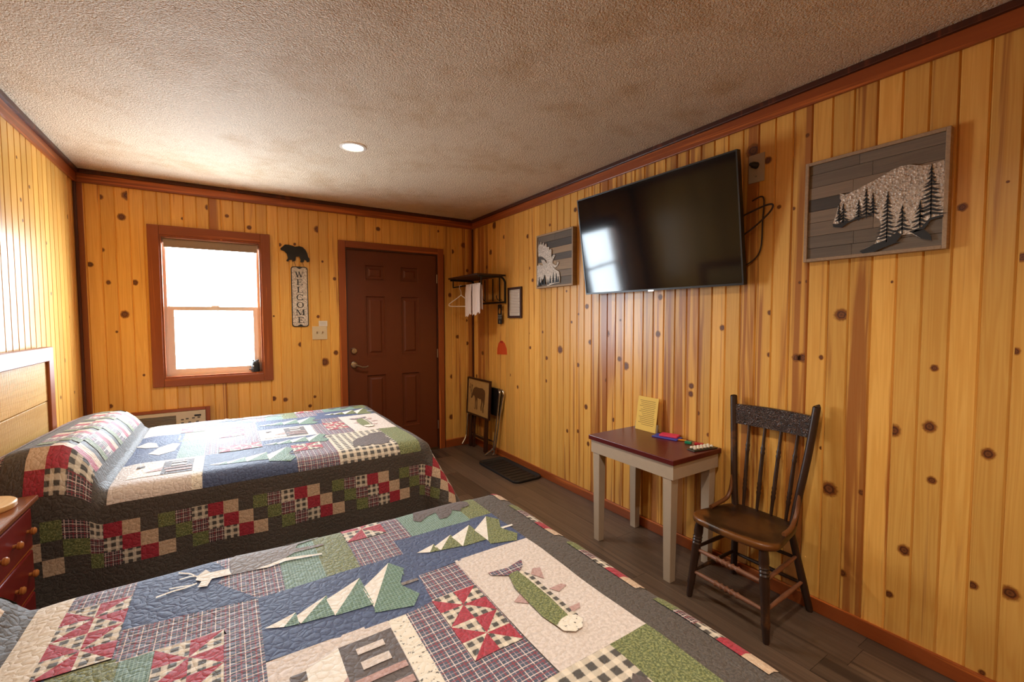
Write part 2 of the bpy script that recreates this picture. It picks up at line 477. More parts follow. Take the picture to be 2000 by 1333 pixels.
obj('pane', bx(ix0 + 0.05, ix1 - 0.05, D + 0.065, D + 0.068, iz0 + 0.04, ZM), GLASS, ls)
obj('sash_lock', bx(0.77, 0.83, D + 0.060, D + 0.078, ZM + 0.0145, ZM + 0.026, bev=0.003), VINYL, ls)
bl = thing('roller_blind', 'grey brown roller blind pulled up to the top of the window', 'blind', (0.796, D + 0.03, 1.96))
BLM = plain('blind_fabric', (150, 128, 110), 0.7, vary=0.06, scale=60)
bm = BM(); ring_tube(bm, [(ix0 + 0.008, D + 0.026, 1.989), (ix1 - 0.008, D + 0.026, 1.989)], 0.022, 16)
obj('fabric_roll', bm, BLM, bl, smooth='auto')
obj('fabric', bx(ix0 + 0.012, ix1 - 0.012, D + 0.0035, D + 0.0045, 1.948, 1.992), BLM, bl)
obj('bottom_bar', bx(ix0 + 0.012, ix1 - 0.012, D, D + 0.008, 1.940, 1.952, bev=0.002), BLM, bl)

# ------------------------------------------------------------------ door
door = thing('door_1', '', '', (2.27, D, F), kind='structure')
cw = 0.063
DT = D - 0.016
obj('casing', bx(DX0 - cw, DX0, DT, D, F, DZ1 + cw, bev=0.004), TRIM, door)
obj('casing', bx(DX1, DX1 + cw, DT, D, F, DZ1 + cw, bev=0.004), TRIM, door)
obj('casing', bx(DX0, DX1, DT, D, DZ1, DZ1 + cw, bev=0.004), TRIMS[0], door)
DARKJ = plain('door_jamb_brown', (62, 26, 12), 0.5)  # one plain dark brown for the jambs and the strips behind the slab
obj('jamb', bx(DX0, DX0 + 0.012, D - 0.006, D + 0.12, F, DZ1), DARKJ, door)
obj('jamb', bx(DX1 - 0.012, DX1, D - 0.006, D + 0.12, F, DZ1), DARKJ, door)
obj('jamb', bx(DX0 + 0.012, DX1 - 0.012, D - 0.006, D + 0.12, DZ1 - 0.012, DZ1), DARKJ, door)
obj('threshold', bx(DX0 + 0.012, DX1 - 0.012, D - 0.006, D + 0.12, F, F + 0.018), plain('threshold_metal', (90, 70, 50), 0.4, 0.6), door)
sx0, sx1, sz0, sz1 = DX0 + 0.0125, DX1 - 0.0125, F + 0.0185, DZ1 - 0.0125
fy = D + 0.012
cols = ((1.990, 2.186), (2.336, 2.530))
rows = ((1.755, 1.907), (1.025, 1.612), (0.300, 0.853))
bm = BM()
box(bm, sx0, sx1, fy + 0.012, fy + 0.045, sz0, sz1)
xs = [sx0, cols[0][0], cols[0][1], cols[1][0], cols[1][1], sx1]
zs = [sz0, rows[2][0], rows[2][1], rows[1][0], rows[1][1], rows[0][0], rows[0][1], sz1]
for i in range(5):
    for j in range(7):
        if i in (1, 3) and j in (1, 3, 5): continue
        box(bm, xs[i], xs[i + 1], fy, fy + 0.012, zs[j], zs[j + 1])
bmesh.ops.remove_doubles(bm, verts=bm.verts, dist=1e-5)
obj('stop', bx(DX0 + 0.012, DX1 - 0.012, fy + 0.0455, fy + 0.06, DZ1 - 0.03, DZ1 - 0.012), DARKJ, door)  # strips hidden behind the slab, added to block daylight leaking round it
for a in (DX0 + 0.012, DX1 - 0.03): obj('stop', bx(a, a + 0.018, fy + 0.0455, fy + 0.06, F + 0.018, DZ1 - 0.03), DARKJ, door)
slab = obj('slab', bm, DOORP, door)
for c in cols:
    for r in rows:
        bm = BM()
        m1, m2 = 0.006, 0.030
        A = [(c[0], r[0]), (c[1], r[0]), (c[1], r[1]), (c[0], r[1])]
        lev = [(0.0, fy - 0.003), (0.008, fy - 0.003), (0.016, fy + 0.011), (0.036, fy + 0.011), (0.052, fy + 0.003)]
        rg = []
        for ins, yy in lev:
            rg.append([bm.verts.new((x + (ins if x == c[0] else -ins), yy, z + (ins if z == r[0] else -ins))) for x, z in A])
        for a, b2 in zip(rg, rg[1:]):
            for k in range(4): bm.faces.new([a[k], a[(k + 1) % 4], b2[(k + 1) % 4], b2[k]])
        bm.faces.new(rg[-1])
        bk = [bm.verts.new((v.co.x, fy + 0.012, v.co.z)) for v in rg[0]]
        for k in range(4): bm.faces.new([rg[0][k], bk[k], bk[(k + 1) % 4], rg[0][(k + 1) % 4]])
        obj('panel', bm, DOORP, door)
for z in (0.28, 1.03, 1.80):
    bm = BM(); ring_tube(bm, [(DX1 - 0.010, D - 0.003, z - 0.045), (DX1 - 0.010, D - 0.003, z + 0.045)], 0.006, 8)
    obj('hinge', bm, NICKEL, door, smooth='auto')
bm = BM(); turned(bm, (1.878, fy, 1.087), (1.878, fy - 0.022, 1.087), [(0, 0.030), (0.5, 0.029), (0.8, 0.024), (0.81, 0.012), (1, 0.011)], 18)
dl = obj('deadbolt', bm, NICKEL, door, smooth='auto')
obj('thumb_turn', bx(1.872, 1.884, fy - 0.034, fy - 0.0225, 1.068, 1.106, bev=0.003), NICKEL, dl)
bm = BM(); turned(bm, (1.878, fy, 0.955), (1.878, fy - 0.05, 0.955), [(0, 0.033), (0.2, 0.032), (0.35, 0.024), (0.36, 0.012), (1, 0.012)], 18)
lv = obj('lever_handle', bm, NICKEL, door, smooth='auto')
bm = BM(); ring_tube(bm, [(1.874, fy - 0.052, 0.957), (1.90, fy - 0.054, 0.950), (1.94, fy - 0.053, 0.934), (1.975, fy - 0.052, 0.932), (1.995, fy - 0.050, 0.940)], [0.011, 0.010, 0.008, 0.008, 0.007], 10)
obj('lever', bm, NICKEL, lv, smooth='auto')
# ------------------------------------------------------------------ quilt fabrics (uv in metres of quilt)
def fabric(name, build, rough=0.68):
    n = NT(name, rough, 0.9)
    n.set('Sheen Weight', 0.14); n.set('Sheen Roughness', 0.4)
    p = n.uv()
    c = build(n, p)
    n.set('Base Color', c)
    wob = n.add(p, n.scl(n.noise(p, 26, 2, col=True), 0.03))
    v = n.node('ShaderNodeTexVoronoi', {'Vector': wob, 'Scale': 46.0}, feature='DISTANCE_TO_EDGE').outputs[0]
    h = n.ma('POWER', n.ma('MINIMUM', n.ma('MULTIPLY', v, 2.6), 1.0), 0.5)
    h = n.ma('ADD', n.ma('MULTIPLY', h, 0.75), n.ma('MULTIPLY', n.noise(p, 120, 2), 0.25))
    n.bump(h, 0.42, 0.006)
    return n.m
def mottle(c1, c2, scale=160, lo=0.38, hi=0.62):
    def b(n, p):
        f = n.step(n.noise(p, scale, 3, 0.65), lo, hi)
        return n.mix(f, lin(*c1), lin(*c2))
    return b
def stripe(n, x, period, width, phase=0.0):
    """1 on stripes of the given width"""
    t = n.ma('FRACT', n.ma('ADD', n.ma('DIVIDE', x, period), phase + 50.0))
    return n.ma('LESS_THAN', t, width / period)
def gingham(period):
    def b(n, p):
        s = n.sep(n.add(p, n.scl(n.noise(p, 150, 2, col=True), 0.004)))
        f = []
        for a in (s[0], s[1]):
            t = n.ma('FRACT', n.ma('ADD', n.ma('DIVIDE', a, period), 50.0))
            f.append(n.step(n.ma('ABSOLUTE', n.ma('SUBTRACT', t, 0.5)), 0.24, 0.33))
        u, v = n.ma('SUBTRACT', 1.0, f[0]), n.ma('SUBTRACT', 1.0, f[1])
        both = n.ma('MULTIPLY', u, v)
        one = n.ma('MAXIMUM', u, v)
        c = n.mix(n.ma('MULTIPLY', one, 0.28), lin(222, 210, 190), lin(80, 74, 66))
        return n.mix(n.ma('MULTIPLY', both, 0.93), c, lin(34, 32, 32))
    return b
def tartan(base, period=0.0285, red=0.3):
    def b(n, p):
        s = n.sep(p)
        c = n.mix(n.noise(p, 200, 2), lin(*base), lin(base[0] + 22, base[1] + 22, base[2] + 24))
        for a in (s[0], s[1]):
            c = n.mix(n.ma('MULTIPLY', stripe(n, a, period, 0.008, 0.35), red), c, lin(104, 66, 74))
            c = n.mix(stripe(n, a, period, 0.0022, 0.0), c, lin(216, 196, 190))
            c = n.mix(n.ma('MULTIPLY', stripe(n, a, period, 0.0018, 0.62), 0.7), c, lin(190, 156, 160))
            c = n.mix(n.ma('MULTIPLY', stripe(n, a, period, 0.0028, 0.30), 0.8), c, lin(140, 40, 54))
        return c
    return b
def check(c1, c2, period):
    def b(n, p):
        s = n.sep(p)
        c = n.mix(n.noise(p, 220, 2), lin(*c1), lin(c1[0] + 26, c1[1] + 28, c1[2] + 24))
        for a in (s[0], s[1]):
            c = n.mix(n.ma('MULTIPLY', stripe(n, a, period, period * 0.3), 0.55), c, lin(*c2))
        return c
    return b
FAB = {
    'brown': fabric('brown_print', mottle((52, 45, 39), (86, 76, 68), 210)),
    'cream': fabric('cream_print', mottle((212, 186, 158), (190, 160, 130), 130)),
    'beige': fabric('beige_print', mottle((218, 206, 198), (198, 185, 176), 120)),
    'white': fabric('white_cotton', mottle((234, 229, 220), (226, 219, 208), 60)),
    'tan': fabric('pale_tan_print', mottle((226, 214, 196), (206, 190, 168), 90)),
    'red': fabric('red_print', mottle((176, 24, 54), (140, 14, 38), 170)),
    'green': fabric('green_print', mottle((72, 84, 36), (146, 150, 92), 190, 0.40, 0.66)),
    'blue': fabric('blue_print', mottle((36, 54, 94), (56, 76, 118), 110)),
    'teal': fabric('teal_check', check((66, 98, 88), (150, 176, 160), 0.0075)),
    'treegreen': fabric('tree_green_check', check((58, 92, 76), (128, 158, 136), 0.0085)),
    'tartan': fabric('navy_tartan', tartan((48, 62, 82), red=0.15)),
    'darktartan': fabric('black_tartan', tartan((30, 26, 26), 0.0235, 0.12)),
    'gingham': fabric('buffalo_gingham', gingham(0.036)),
    'smallgingham': fabric('small_gingham', gingham(0.0265)),
    'grey': fabric('cabin_grey', mottle((92, 82, 80), (76, 66, 66), 150)),
    'deer': fabric('deer_grey_brown', mottle((128, 116, 108), (104, 92, 86), 150)),
    'pink': fabric('dusty_pink', mottle((186, 152, 146), (168, 132, 126), 120)),
    'floral': fabric('floral_print', mottle((228, 220, 204), (70, 68, 64), 95, 0.58, 0.66)),
    'bearbrown': fabric('bear_brown', mottle((76, 64, 62), (92, 80, 78), 160)),
}
G = 0.025

class Quilt:
    def __init__(s, name, label, Xe, Ya, Yb, zt, offx, offy, Hn, Hf, crease):
        s.Xe, s.Ya, s.Yb, s.zt, s.ox, s.oy, s.Hn, s.Hf, s.cr = Xe, Ya, Yb, zt, offx, offy, Hn, Hf, crease
        s.r = 0.07
        s.root = thing(name, label, 'quilt', ((0.1 + Xe) / 2, (Ya + Yb) / 2, zt), 'matching patchwork quilts on the two beds')
        s.seed = random.uniform(0, 50)
        s.cache = {}
    def prof(s, d, flare):
        a = s.r * PI / 2
        if d <= 0: return 0.0, 0.0
        if d < a:
            t = d / s.r
            return s.r * math.sin(t), s.r * (1 - math.cos(t))
        e = d - a
        return s.r + e * flare, s.r + e * math.sqrt(max(0.05, 1 - flare * flare))
    def pos(s, u, v):
        xi, yi0, yi1 = s.Xe - s.r, s.Ya + s.r, s.Yb - s.r
        du = max(0.0, u - xi)
        dv = max(0.0, yi0 - v); sg = -1
        if v > yi1: dv = v - yi1; sg = 1
        x, y = min(u, xi), min(max(v, yi0), yi1)
        d = math.hypot(du, dv)
        if d > 0:
            th = math.atan2(dv, du)
            cn = math.sin(2 * th) ** 2
            out, drop = s.prof(d, 0.07 + 0.43 * cn)
            out *= 1 + 0.22 * cn
            k = max(0.0, min(1.0, (d - 0.12) / 0.3))
            if du > 0 and dv > 0: out += k * 0.022 * math.sin(6 * th) * cn
            else: out += k * 0.012 * math.sin((v if dv == 0 else u) * 13 + s.seed)
            lim = s.zt - F - 0.02
            if drop > lim: out += (drop - lim); drop = lim
            x += out * math.cos(th); y += sg * out * math.sin(th)
        else: drop = 0.0
        z = s.zt - drop
        # the pillow under the head end
        t = (s.cr - u)
        if t > 0:
            f = min(1.0, t / 0.13); f = f * f * (3 - 2 * f)
            g = max(0.0, (0.20 - u) / 0.16); f *= 1 - 0.38 * min(1, g) ** 1.5
            q = (min(max(v, s.Ya), s.Yb) - s.Ya) / (s.Yb - s.Ya)
            hh = s.Hn + (s.Hf - s.Hn) * q
            e = min(1.0, max(0.0, (1.02 - q) / 0.10)); e = e * (2 - e)
            e2 = min(1.0, 0.62 + q / 0.16); 
            z += hh * f * e * e2 * math.exp(-(drop / 0.16) ** 1.3)
            if dv > 0 and sg < 0: y -= 0.025 * f * math.exp(-((drop - 0.12) / 0.16) ** 2)
            if t < 0.13: x += 0.02 * f * (1 - f) * 4
        # sag at the crease, quilting puckers
        z -= 0.006 * math.exp(-((u - s.cr - 0.01) / 0.03) ** 2) * math.exp(-drop / 0.1)
        w = noise.noise((u * 3.2 + s.seed, v * 3.2, 0.3)) * 0.006 + noise.noise((u * 11, v * 11 + s.seed, 1.7)) * 0.0022
        return Vector((x, y, z + w * (0.4 if drop > 0.05 else 1.0)))
    def at(s, u, v, layer):
        key = (round(u, 5), round(v, 5))
        if key not in s.cache:
            e = 0.004
            p = s.pos(u, v)
            a = s.pos(u + e, v) - s.pos(u - e, v)
            b = s.pos(u, v + e) - s.pos(u, v - e)
            nn = a.cross(b)
            s.cache[key] = (p, nn.normalized() if nn.length > 1e-9 else Vector((0, 0, 1)))
        p, nn = s.cache[key]
        return p + nn * (0.0016 * layer)
    @staticmethod
    def clip(poly, ax, val, keep_less):
        out = []
        for i in range(len(poly)):
            a, b = poly[i - 1], poly[i]
            ia = a[ax] <= val if keep_less else a[ax] >= val
            ib = b[ax] <= val if keep_less else b[ax] >= val
            if ia != ib:
                t = (val - a[ax]) / (b[ax] - a[ax])
                q = [a[0] + t * (b[0] - a[0]), a[1] + t * (b[1] - a[1])]
                q[ax] = val
                out.append(tuple(q))
            if ib: out.append(b)
        return out
    def mesh_patch(s, bm, poly, layer, uvl, local=False):
        us = [p[0] for p in poly]; vs = [p[1] for p in poly]
        seen = {}
        i0, i1 = math.floor(min(us) / G), math.ceil(max(us) / G)
        off = parent_loc(s.root)
        for i in range(i0, i1):
            col = s.clip(s.clip(poly, 0, i * G, False), 0, (i + 1) * G, True)
            if len(col) < 3: continue
            cv = [p[1] for p in col]
            for j in range(math.floor(min(cv) / G), math.ceil(max(cv) / G)):
                c = s.clip(s.clip(col, 1, j * G, False), 1, (j + 1) * G, True)
                ks = []
                for p in c:
                    k = (round(p[0], 5), round(p[1], 5))
                    if k not in ks: ks.append(k)
                if len(ks) < 3: continue
                ar = sum(ks[q - 1][0] * ks[q][1] - ks[q][0] * ks[q - 1][1] for q in range(len(ks)))
                if abs(ar) < 1e-8: continue
                if ar < 0: ks.reverse()
                fv = []
                for k in ks:
                    if k not in seen: seen[k] = bm.verts.new(s.at(k[0], k[1], layer) - off)
                    fv.append(seen[k])
                try: f = bm.faces.new(fv)
                except ValueError: continue
                f.smooth = True
                for l, k in zip(f.loops, ks): l[uvl].uv = (k[0] - s.ox, k[1] - s.oy)
    def patch(s, poly, fab, layer=1, name='patch', label=None, raw=False, into=None):
        if not raw: poly = [(x + s.ox, y + s.oy) for x, y in poly]
        if into is not None:
            s.mesh_patch(into[0], poly, layer, into[1]); return
        bm = BM(); uvl = bm.loops.layers.uv.new('UVMap')
        s.mesh_patch(bm, poly, layer, uvl)
        if not bm.faces: bm.free(); return
        o = obj(name, bm, FAB[fab], s.root, keep=True)
        if label: o['label'] = label
        return o

def R(x0, y0, x1, y1): return [(x0, y0), (x1, y0), (x1, y1), (x0, y1)]
TREE = [('white', [(.925, 1.171), (.964, 1.151), (.995, 1.194)]), ('T', [(.995, 1.194), (.964, 1.151), (.997, 1.142)]),
        ('white', [(.990, 1.176), (1.000, 1.142), (1.072, 1.223)]), ('T', [(1.072, 1.223), (1.000, 1.142), (1.074, 1.128)]),
        ('white', [(1.068, 1.204), (1.074, 1.124), (1.165, 1.257)]), ('T', [(1.165, 1.257), (1.074, 1.124), (1.167, 1.118)]),
        ('white', [(1.160, 1.203), (1.164, 1.106), (1.257, 1.290)]),
        ('T', [(1.257, 1.290), (1.164, 1.106), (1.160, 1.084), (1.251, 1.056), (1.282, 1.099), (1.255, 1.160), (1.256, 1.176), (1.287, 1.238)]),
        ('trunk', [(1.256, 1.159), (1.303, 1.160), (1.303, 1.172), (1.256, 1.173)])]
SEQ = ['cream', 'brown', 'green', 'darktartan', 'smallgingham', 'red']
SEQ2 = ['cream', 'red', 'smallgingham', 'darktartan', 'green', 'brown']

def sew(q, side_visible, foot_visible):
    r = q.root
    X1, V0, V1 = 1.69, 0.23, 1.70
    hemx, hemv = 2.16, -0.235
    x0raw = 0.075
    # base cloth: brown print sheet, one mesh
    bm = BM(); uvl = bm.loops.layers.uv.new('UVMap')
    top = q.Yb + (q.Ya - (hemv + q.oy))
    q.mesh_patch(bm, [(x0raw, hemv + q.oy), (hemx + q.ox, hemv + q.oy), (hemx + q.ox, top), (x0raw, top)], 0, uvl)
    base = obj('border_cloth', bm, FAB['brown'], r, keep=True)
    so = base.modifiers.new('thickness', 'SOLIDIFY'); so.thickness = 0.006; so.offset = -1
    lo = max(q.cr + 0.012 - q.ox, 0.28)
    def p(poly, fab, layer=1, **k):
        # keep the panel out from under the pillow's crease
        poly = Quilt.clip(poly, 0, lo, False)
        if len(poly) >= 3: q.patch(poly, fab, layer, **k)
    p(R(.28, 1.24, .515, V1), 'tan'); p(R(.515, 1.505, .642, 1.655), 'tartan'); p(R(.515, 1.655, .642, V1), 'red')
    p([(.642, 1.345), (.92, 1.318), (.83, 1.447), (.857, 1.50), (.80, 1.62), (.80, V1), (.642, V1)], 'blue')
    p([(.92, 1.318), (.985, 1.315), (.985, V1), (.80, V1), (.80, 1.62), (.857, 1.50), (.83, 1.447)], 'tartan')
    p(R(.985, 1.316, 1.09, V1), 'teal'); p(R(1.09, 1.317, 1.182, V1), 'green')
    p(R(1.182, 1.317, 1.312, 1.488), 'tartan'); p(R(1.312, 1.414, 1.376, V1), 'tartan'); p(R(1.182, 1.634, 1.312, V1), 'white')
    p(R(1.376, 1.414, 1.60, V1), 'teal'); p(R(1.60, 1.425, X1, V1), 'green')
    p([(.92, 1.053), (1.22, 1.036), (1.298, 1.05), (1.312, 1.182), (X1, 1.192), (X1, 1.425), (1.60, 1.425), (1.60, 1.414), (1.312, 1.414), (1.312, 1.317), (.92, 1.317)], 'blue')
    p([(.642, 1.225), (.845, 1.225), (.845, .74), (.92, .74), (.92, 1.317), (.642, 1.345)], 'tartan')
    p(R(.845, .74, .846, .741), 'tartan')
    p(R(.657, 1.0, .717, 1.225), 'teal'); p(R(.515, 1.0, .657, 1.24), 'green'); p(R(.717, .74, .845, .972), 'tartan'); p(R(.657, .62, .717, 1.0), 'tartan')
    # cabin block
    p(R(.92, .76, 1.178, 1.05), 'beige'); p(R(1.178, .76, 1.222, 1.038), 'floral')
    p([(1.22, .70), (1.424, .69), (1.428, 1.182), (1.312, 1.182), (1.298, 1.05), (1.222, 1.038)], 'tartan')
    p(R(1.428, .69, X1, 1.192), 'beige'); p(R(1.25, V0, 1.57, .69), 'gingham'); p(R(1.57, V0, X1, .69), 'green')
    p([(.66, V0), (1.05, V0), (1.05, .555), (1.25, .555), (1.25, .70), (1.22, .70), (1.22, .76), (.92, .76), (.92, .62), (.66, .62)], 'blue')
    p(R(1.05, V0, 1.25, .43), 'tartan'); p(R(1.20, .43, 1.25, .555), 'tartan')
    p(R(.30, V0, .62, .62), 'beige'); p(R(.62, V0, .66, .62), 'floral'); p(R(.28, .62, .54, 1.24), 'blue'); p(R(.54, .62, .657, 1.0), 'teal')
    p(R(.28, V0, .30, .62), 'red')
    # pinwheels: eight triangles each
    def pin(x0, y0, x1, y1):
        cx, cy = (x0 + x1) / 2, (y0 + y1) / 2
        for a, b, e in (((x0, y0), (cx, y0), 0), ((x1, y0), (x1, cy), 1), ((x1, y1), (cx, y1), 2), ((x0, y1), (x0, cy), 3)):
            corner = a
            side1 = b
            # quarter square: corner, b, centre, other
            other = {0: (x0, cy), 1: (cx, y0), 2: (x1, cy), 3: (cx, y1)}[e]
            p([corner, b, (cx, cy)], 'red', 2)
            p([corner, (cx, cy), other], 'smallgingham', 2)
    for a in ((.515, 1.375, .642, 1.505), (.515, 1.243, .642, 1.375), (.717, 1.097, .845, 1.222), (.717, .972, .845, 1.097), (1.182, 1.488, 1.312, 1.634),
              (1.296, .932, 1.421, 1.052), (1.296, .812, 1.421, .932), (1.05, .43, 1.20, .555), (.72, .63, .82, .74), (.82, .63, .92, .74)): pin(*a)
    # trees
    def tree(dx, dy, sc, cy0, fab, trunk, lab):
        for kind, poly in TREE:
            q2 = [((x - 1.113) * sc + 1.113 + dx, (y - 1.173) * sc + cy0) for x, y in poly]
            p(q2, {'white': 'white', 'T': fab, 'trunk': trunk}[kind], 2, name='applique_tree', label=lab if kind == 'T' else None)
    tree(0, 0, 1.0, 1.173, 'treegreen', 'deer', 'teal checked tree piece')
    tree(.412, 0, .93, 1.302, 'green', 'white', 'green print tree piece')
    tree(-.01, 0, .92, .655, 'treegreen', 'deer', 'teal checked tree piece')
    tree(-.235, 0, 1.05, .415, 'treegreen', 'deer', 'teal checked tree piece')
    # cabins
    for dx, dy in ((0, 0), (-.558, -.43)):
        def c(poly, fab, layer=2, **k): p([(x + dx, y + dy) for x, y in poly], fab, layer, **k)
        c([(1.058, 1.010), (.99, .982), (.94, .85), (.94, .80), (1.058, .80)], 'white', name='applique_cabin', label='white snow-covered cabin roof')
        c(R(1.058, .80, 1.176, 1.010), 'grey', name='applique_cabin', label='grey cabin wall')
        c(R(1.089, .962, 1.149, .983), 'beige', 3); c(R(1.089, .914, 1.149, .938), 'beige', 3)
        c(R(1.066, .876, 1.172, .894), 'pink', 3); c(R(1.075, .83, 1.172, .85), 'pink', 3)
        c([(.995, .86), (1.058, .915), (1.058, .86)], 'pink', 3); c(R(.958, .950, .988, .975), 'grey', 3)
    # fish
    FN = dict(name='applique_fish')
    p([(1.565, 1.037), (1.580, 1.010), (1.580, .806), (1.558, .800), (1.545, .90), (1.545, 1.03)], 'smallgingham', 2, **FN)
    p([(1.525, 1.042), (1.506, .98), (1.503, .905), (1.500, .848), (1.508, .80), (1.538, .79), (1.557, .82), (1.562, .90), (1.560, .97), (1.556, 1.047)], 'green', 3, label='green fish body', **FN)
    p([(1.480, 1.079), (1.540, 1.070), (1.599, 1.086), (1.583, 1.055), (1.556, 1.036), (1.522, 1.037), (1.482, 1.064)], 'tartan', 3, label='plaid fish tail', **FN)
    p([(1.507, .80), (1.509, .775), (1.530, .758), (1.555, .762), (1.575, .785), (1.572, .806), (1.548, .815), (1.53, .812)], 'floral', 4, label='pale print fish head', **FN)
    for f in ([(1.579, 1.009), (1.601, 1.030), (1.622, 1.022), (1.600, .973)], [(1.585, .931), (1.626, .932), (1.636, .918), (1.600, .906)], [(1.565, .842), (1.614, .84), (1.602, .824), (1.566, .82)], [(1.474, .935), (1.510, .955), (1.502, .908)], [(1.512, 1.008), (1.533, 1.006), (1.524, .967)]):
        p(f, 'pink', 2, name='applique_fish', label='pink fish fin')
    # bears
    bear = [(1.467, 1.632), (1.522, 1.640), (1.573, 1.632), (1.599, 1.604), (1.640, 1.590), (1.660, 1.560), (1.650, 1.527), (1.612, 1.520), (1.600, 1.50), (1.575, 1.525), (1.561, 1.50), (1.533, 1.477), (1.505, 1.478), (1.515, 1.54), (1.48, 1.53), (1.44, 1.50), (1.42, 1.52), (1.44, 1.58)]
    p(bear, 'bearbrown', 2, name='applique_bear', label='brown bear piece')
    b2 = [(1.34, .35), (1.37, .36), (1.40, .33), (1.44, .35), (1.48, .32), (1.53, .34), (1.56, .40), (1.55, .47), (1.567, .53), (1.565, .58), (1.55, .605), (1.53, .59), (1.50, .60), (1.46, .55), (1.40, .52), (1.36, .46)]
    p(b2, 'bearbrown', 2, name='applique_bear', label='brown bear piece')
    # deer
    body = [(.862, 1.470), (.858, 1.56), (.88, 1.605), (.95, 1.615), (1.02, 1.61), (1.04, 1.585), (1.11, 1.592), (1.111, 1.58), (1.045, 1.565), (1.035, 1.54), (1.116, 1.525), (1.115, 1.512), (1.03, 1.512), (.995, 1.49), (.938, 1.463)]
    p(body, 'deer', 2, name='applique_deer', label='grey brown deer body')
    p([(.920, 1.464), (.96, 1.476), (1.0, 1.49), (1.10, 1.458), (1.10, 1.450), (1.0, 1.470), (.95, 1.458)], 'white', 3, name='applique_deer', label='white deer leg')
    p([(1.0, 1.588), (1.03, 1.585), (1.11, 1.604), (1.11, 1.612), (1.02, 1.604)], 'white', 3, name='applique_deer', label='white deer leg')
    p([(.782, 1.512), (.800, 1.535), (.812, 1.512), (.856, 1.508), (.862, 1.470), (.816, 1.474), (.806, 1.440), (.784, 1.447), (.792, 1.475), (.778, 1.49)], 'white', 3, name='applique_deer', label='white deer head')
    def line(pts, w):
        A = [(x, y + w) for x, y in pts] + [(x, y - w) for x, y in reversed(pts)]
        p(A, 'white', 3, name='applique_deer', label='white stitched antler')
    line([(.782, 1.505), (.765, 1.535), (.735, 1.562)], .004); line([(.785, 1.508), (.765, 1.520), (.740, 1.520)], .003)
    line([(.782, 1.470), (.755, 1.462), (.730, 1.462), (.695, 1.452)], .004); line([(.77, 1.468), (.745, 1.475), (.72, 1.48)], .003)
    for a in ([(.33, 1.02), (.38, 1.07), (.42, 1.03), (.44, .93), (.38, .95)], [(.41, .80), (.44, .92), (.50, .98), (.535, .95), (.52, .80), (.46, .74)]):
        p(a, 'beige', 2, name='applique_deer', label='pale deer piece')
    # checker borders
    sq = 0.0587
    def stuff_mesh(): 
        m = {}
        return m
    hid = {}
    def put(poly, fab, raw, visible):
        if fab == 'brown': return
        if visible: q.patch(poly, fab, 1, raw=raw)
        else:
            if fab not in hid:
                b = BM(); hid[fab] = (b, b.loops.layers.uv.new('UVMap'))
            q.patch(poly, fab, 1, raw=raw, into=hid[fab])
    y0 = .155
    for row in range(3):
        va = y0 - row * sq
        for i in range(-6, 40):
            u0 = .384 + (i + row) * sq
            u1 = u0 + sq
            if u1 + q.ox < 0.10 or u0 > 1.78: continue
            u0 = max(u0, 0.10 - q.ox); u1c = min(u1, 1.78)
            fab = SEQ[i % 6]
            put(R(u0, va - sq, u1c, va), fab, False, side_visible)
            wv = q.Yb + (q.Ya - (va - sq + q.oy)) - q.oy      # mirrored on the far side
            put(R(u0, wv - sq, u1c, wv), fab, False, False)
    for row in range(3):
        ua = 1.782 + row * sq
        for j in range(-16, 16):
            v1 = .863 - j * sq - row * sq
            v0 = v1 - sq
            if v1 > 1.78 or v0 < -.02: continue
            fab = SEQ2[(j) % 6]
            fab = {0: 'cream', 1: 'brown', 2: 'green', 3: 'darktartan', 4: 'smallgingham', 5: 'red'}[j % 6]
            put(R(ua, v0, ua + sq, v1), fab, False, foot_visible)
    # hem band in dark plaid along side and foot
    put(R(0.10 - q.ox, -.235, 2.16, -.160), 'darktartan', False, side_visible)
    put(R(2.09, -.160, 2.16, 1.80), 'darktartan', False, foot_visible)
    # rows over the pillow
    for row in range(3):
        xr = (q.cr - 0.050) - row * 0.056
        for j in range(-30, 20):
            v1 = q.Ya + 0.20 - (j + row) * 0.0587
            v0 = v1 - 0.0587
            if v0 < q.Ya - 0.085 or v1 > q.Yb + 0.02: continue
            put(R(xr - 0.056, v0, xr, v1), SEQ2[j % 6], True, True)
    put(R(0.078, q.Ya - 0.02, 0.14, q.Yb), 'darktartan', True, True)
    for fab, (b, l) in hid.items():
        o = obj('patch', b, FAB[fab], r, keep=True)
        o['kind'] = 'stuff'

q1 = Quilt('quilt', 'patchwork quilt on the far bed, below the window', 1.86, 2.40, 3.76, 0.680, 0.10, 2.145, 0.20, 0.13, 0.425)
sew(q1, True, True)
q2 = Quilt('quilt', 'patchwork quilt on the near bed, in the foreground with the fish block', 1.850, 0.27, 1.635, 0.648, 0.0, 0.0, 0.12, 0.10, 0.435)
sew(q2, False, True)

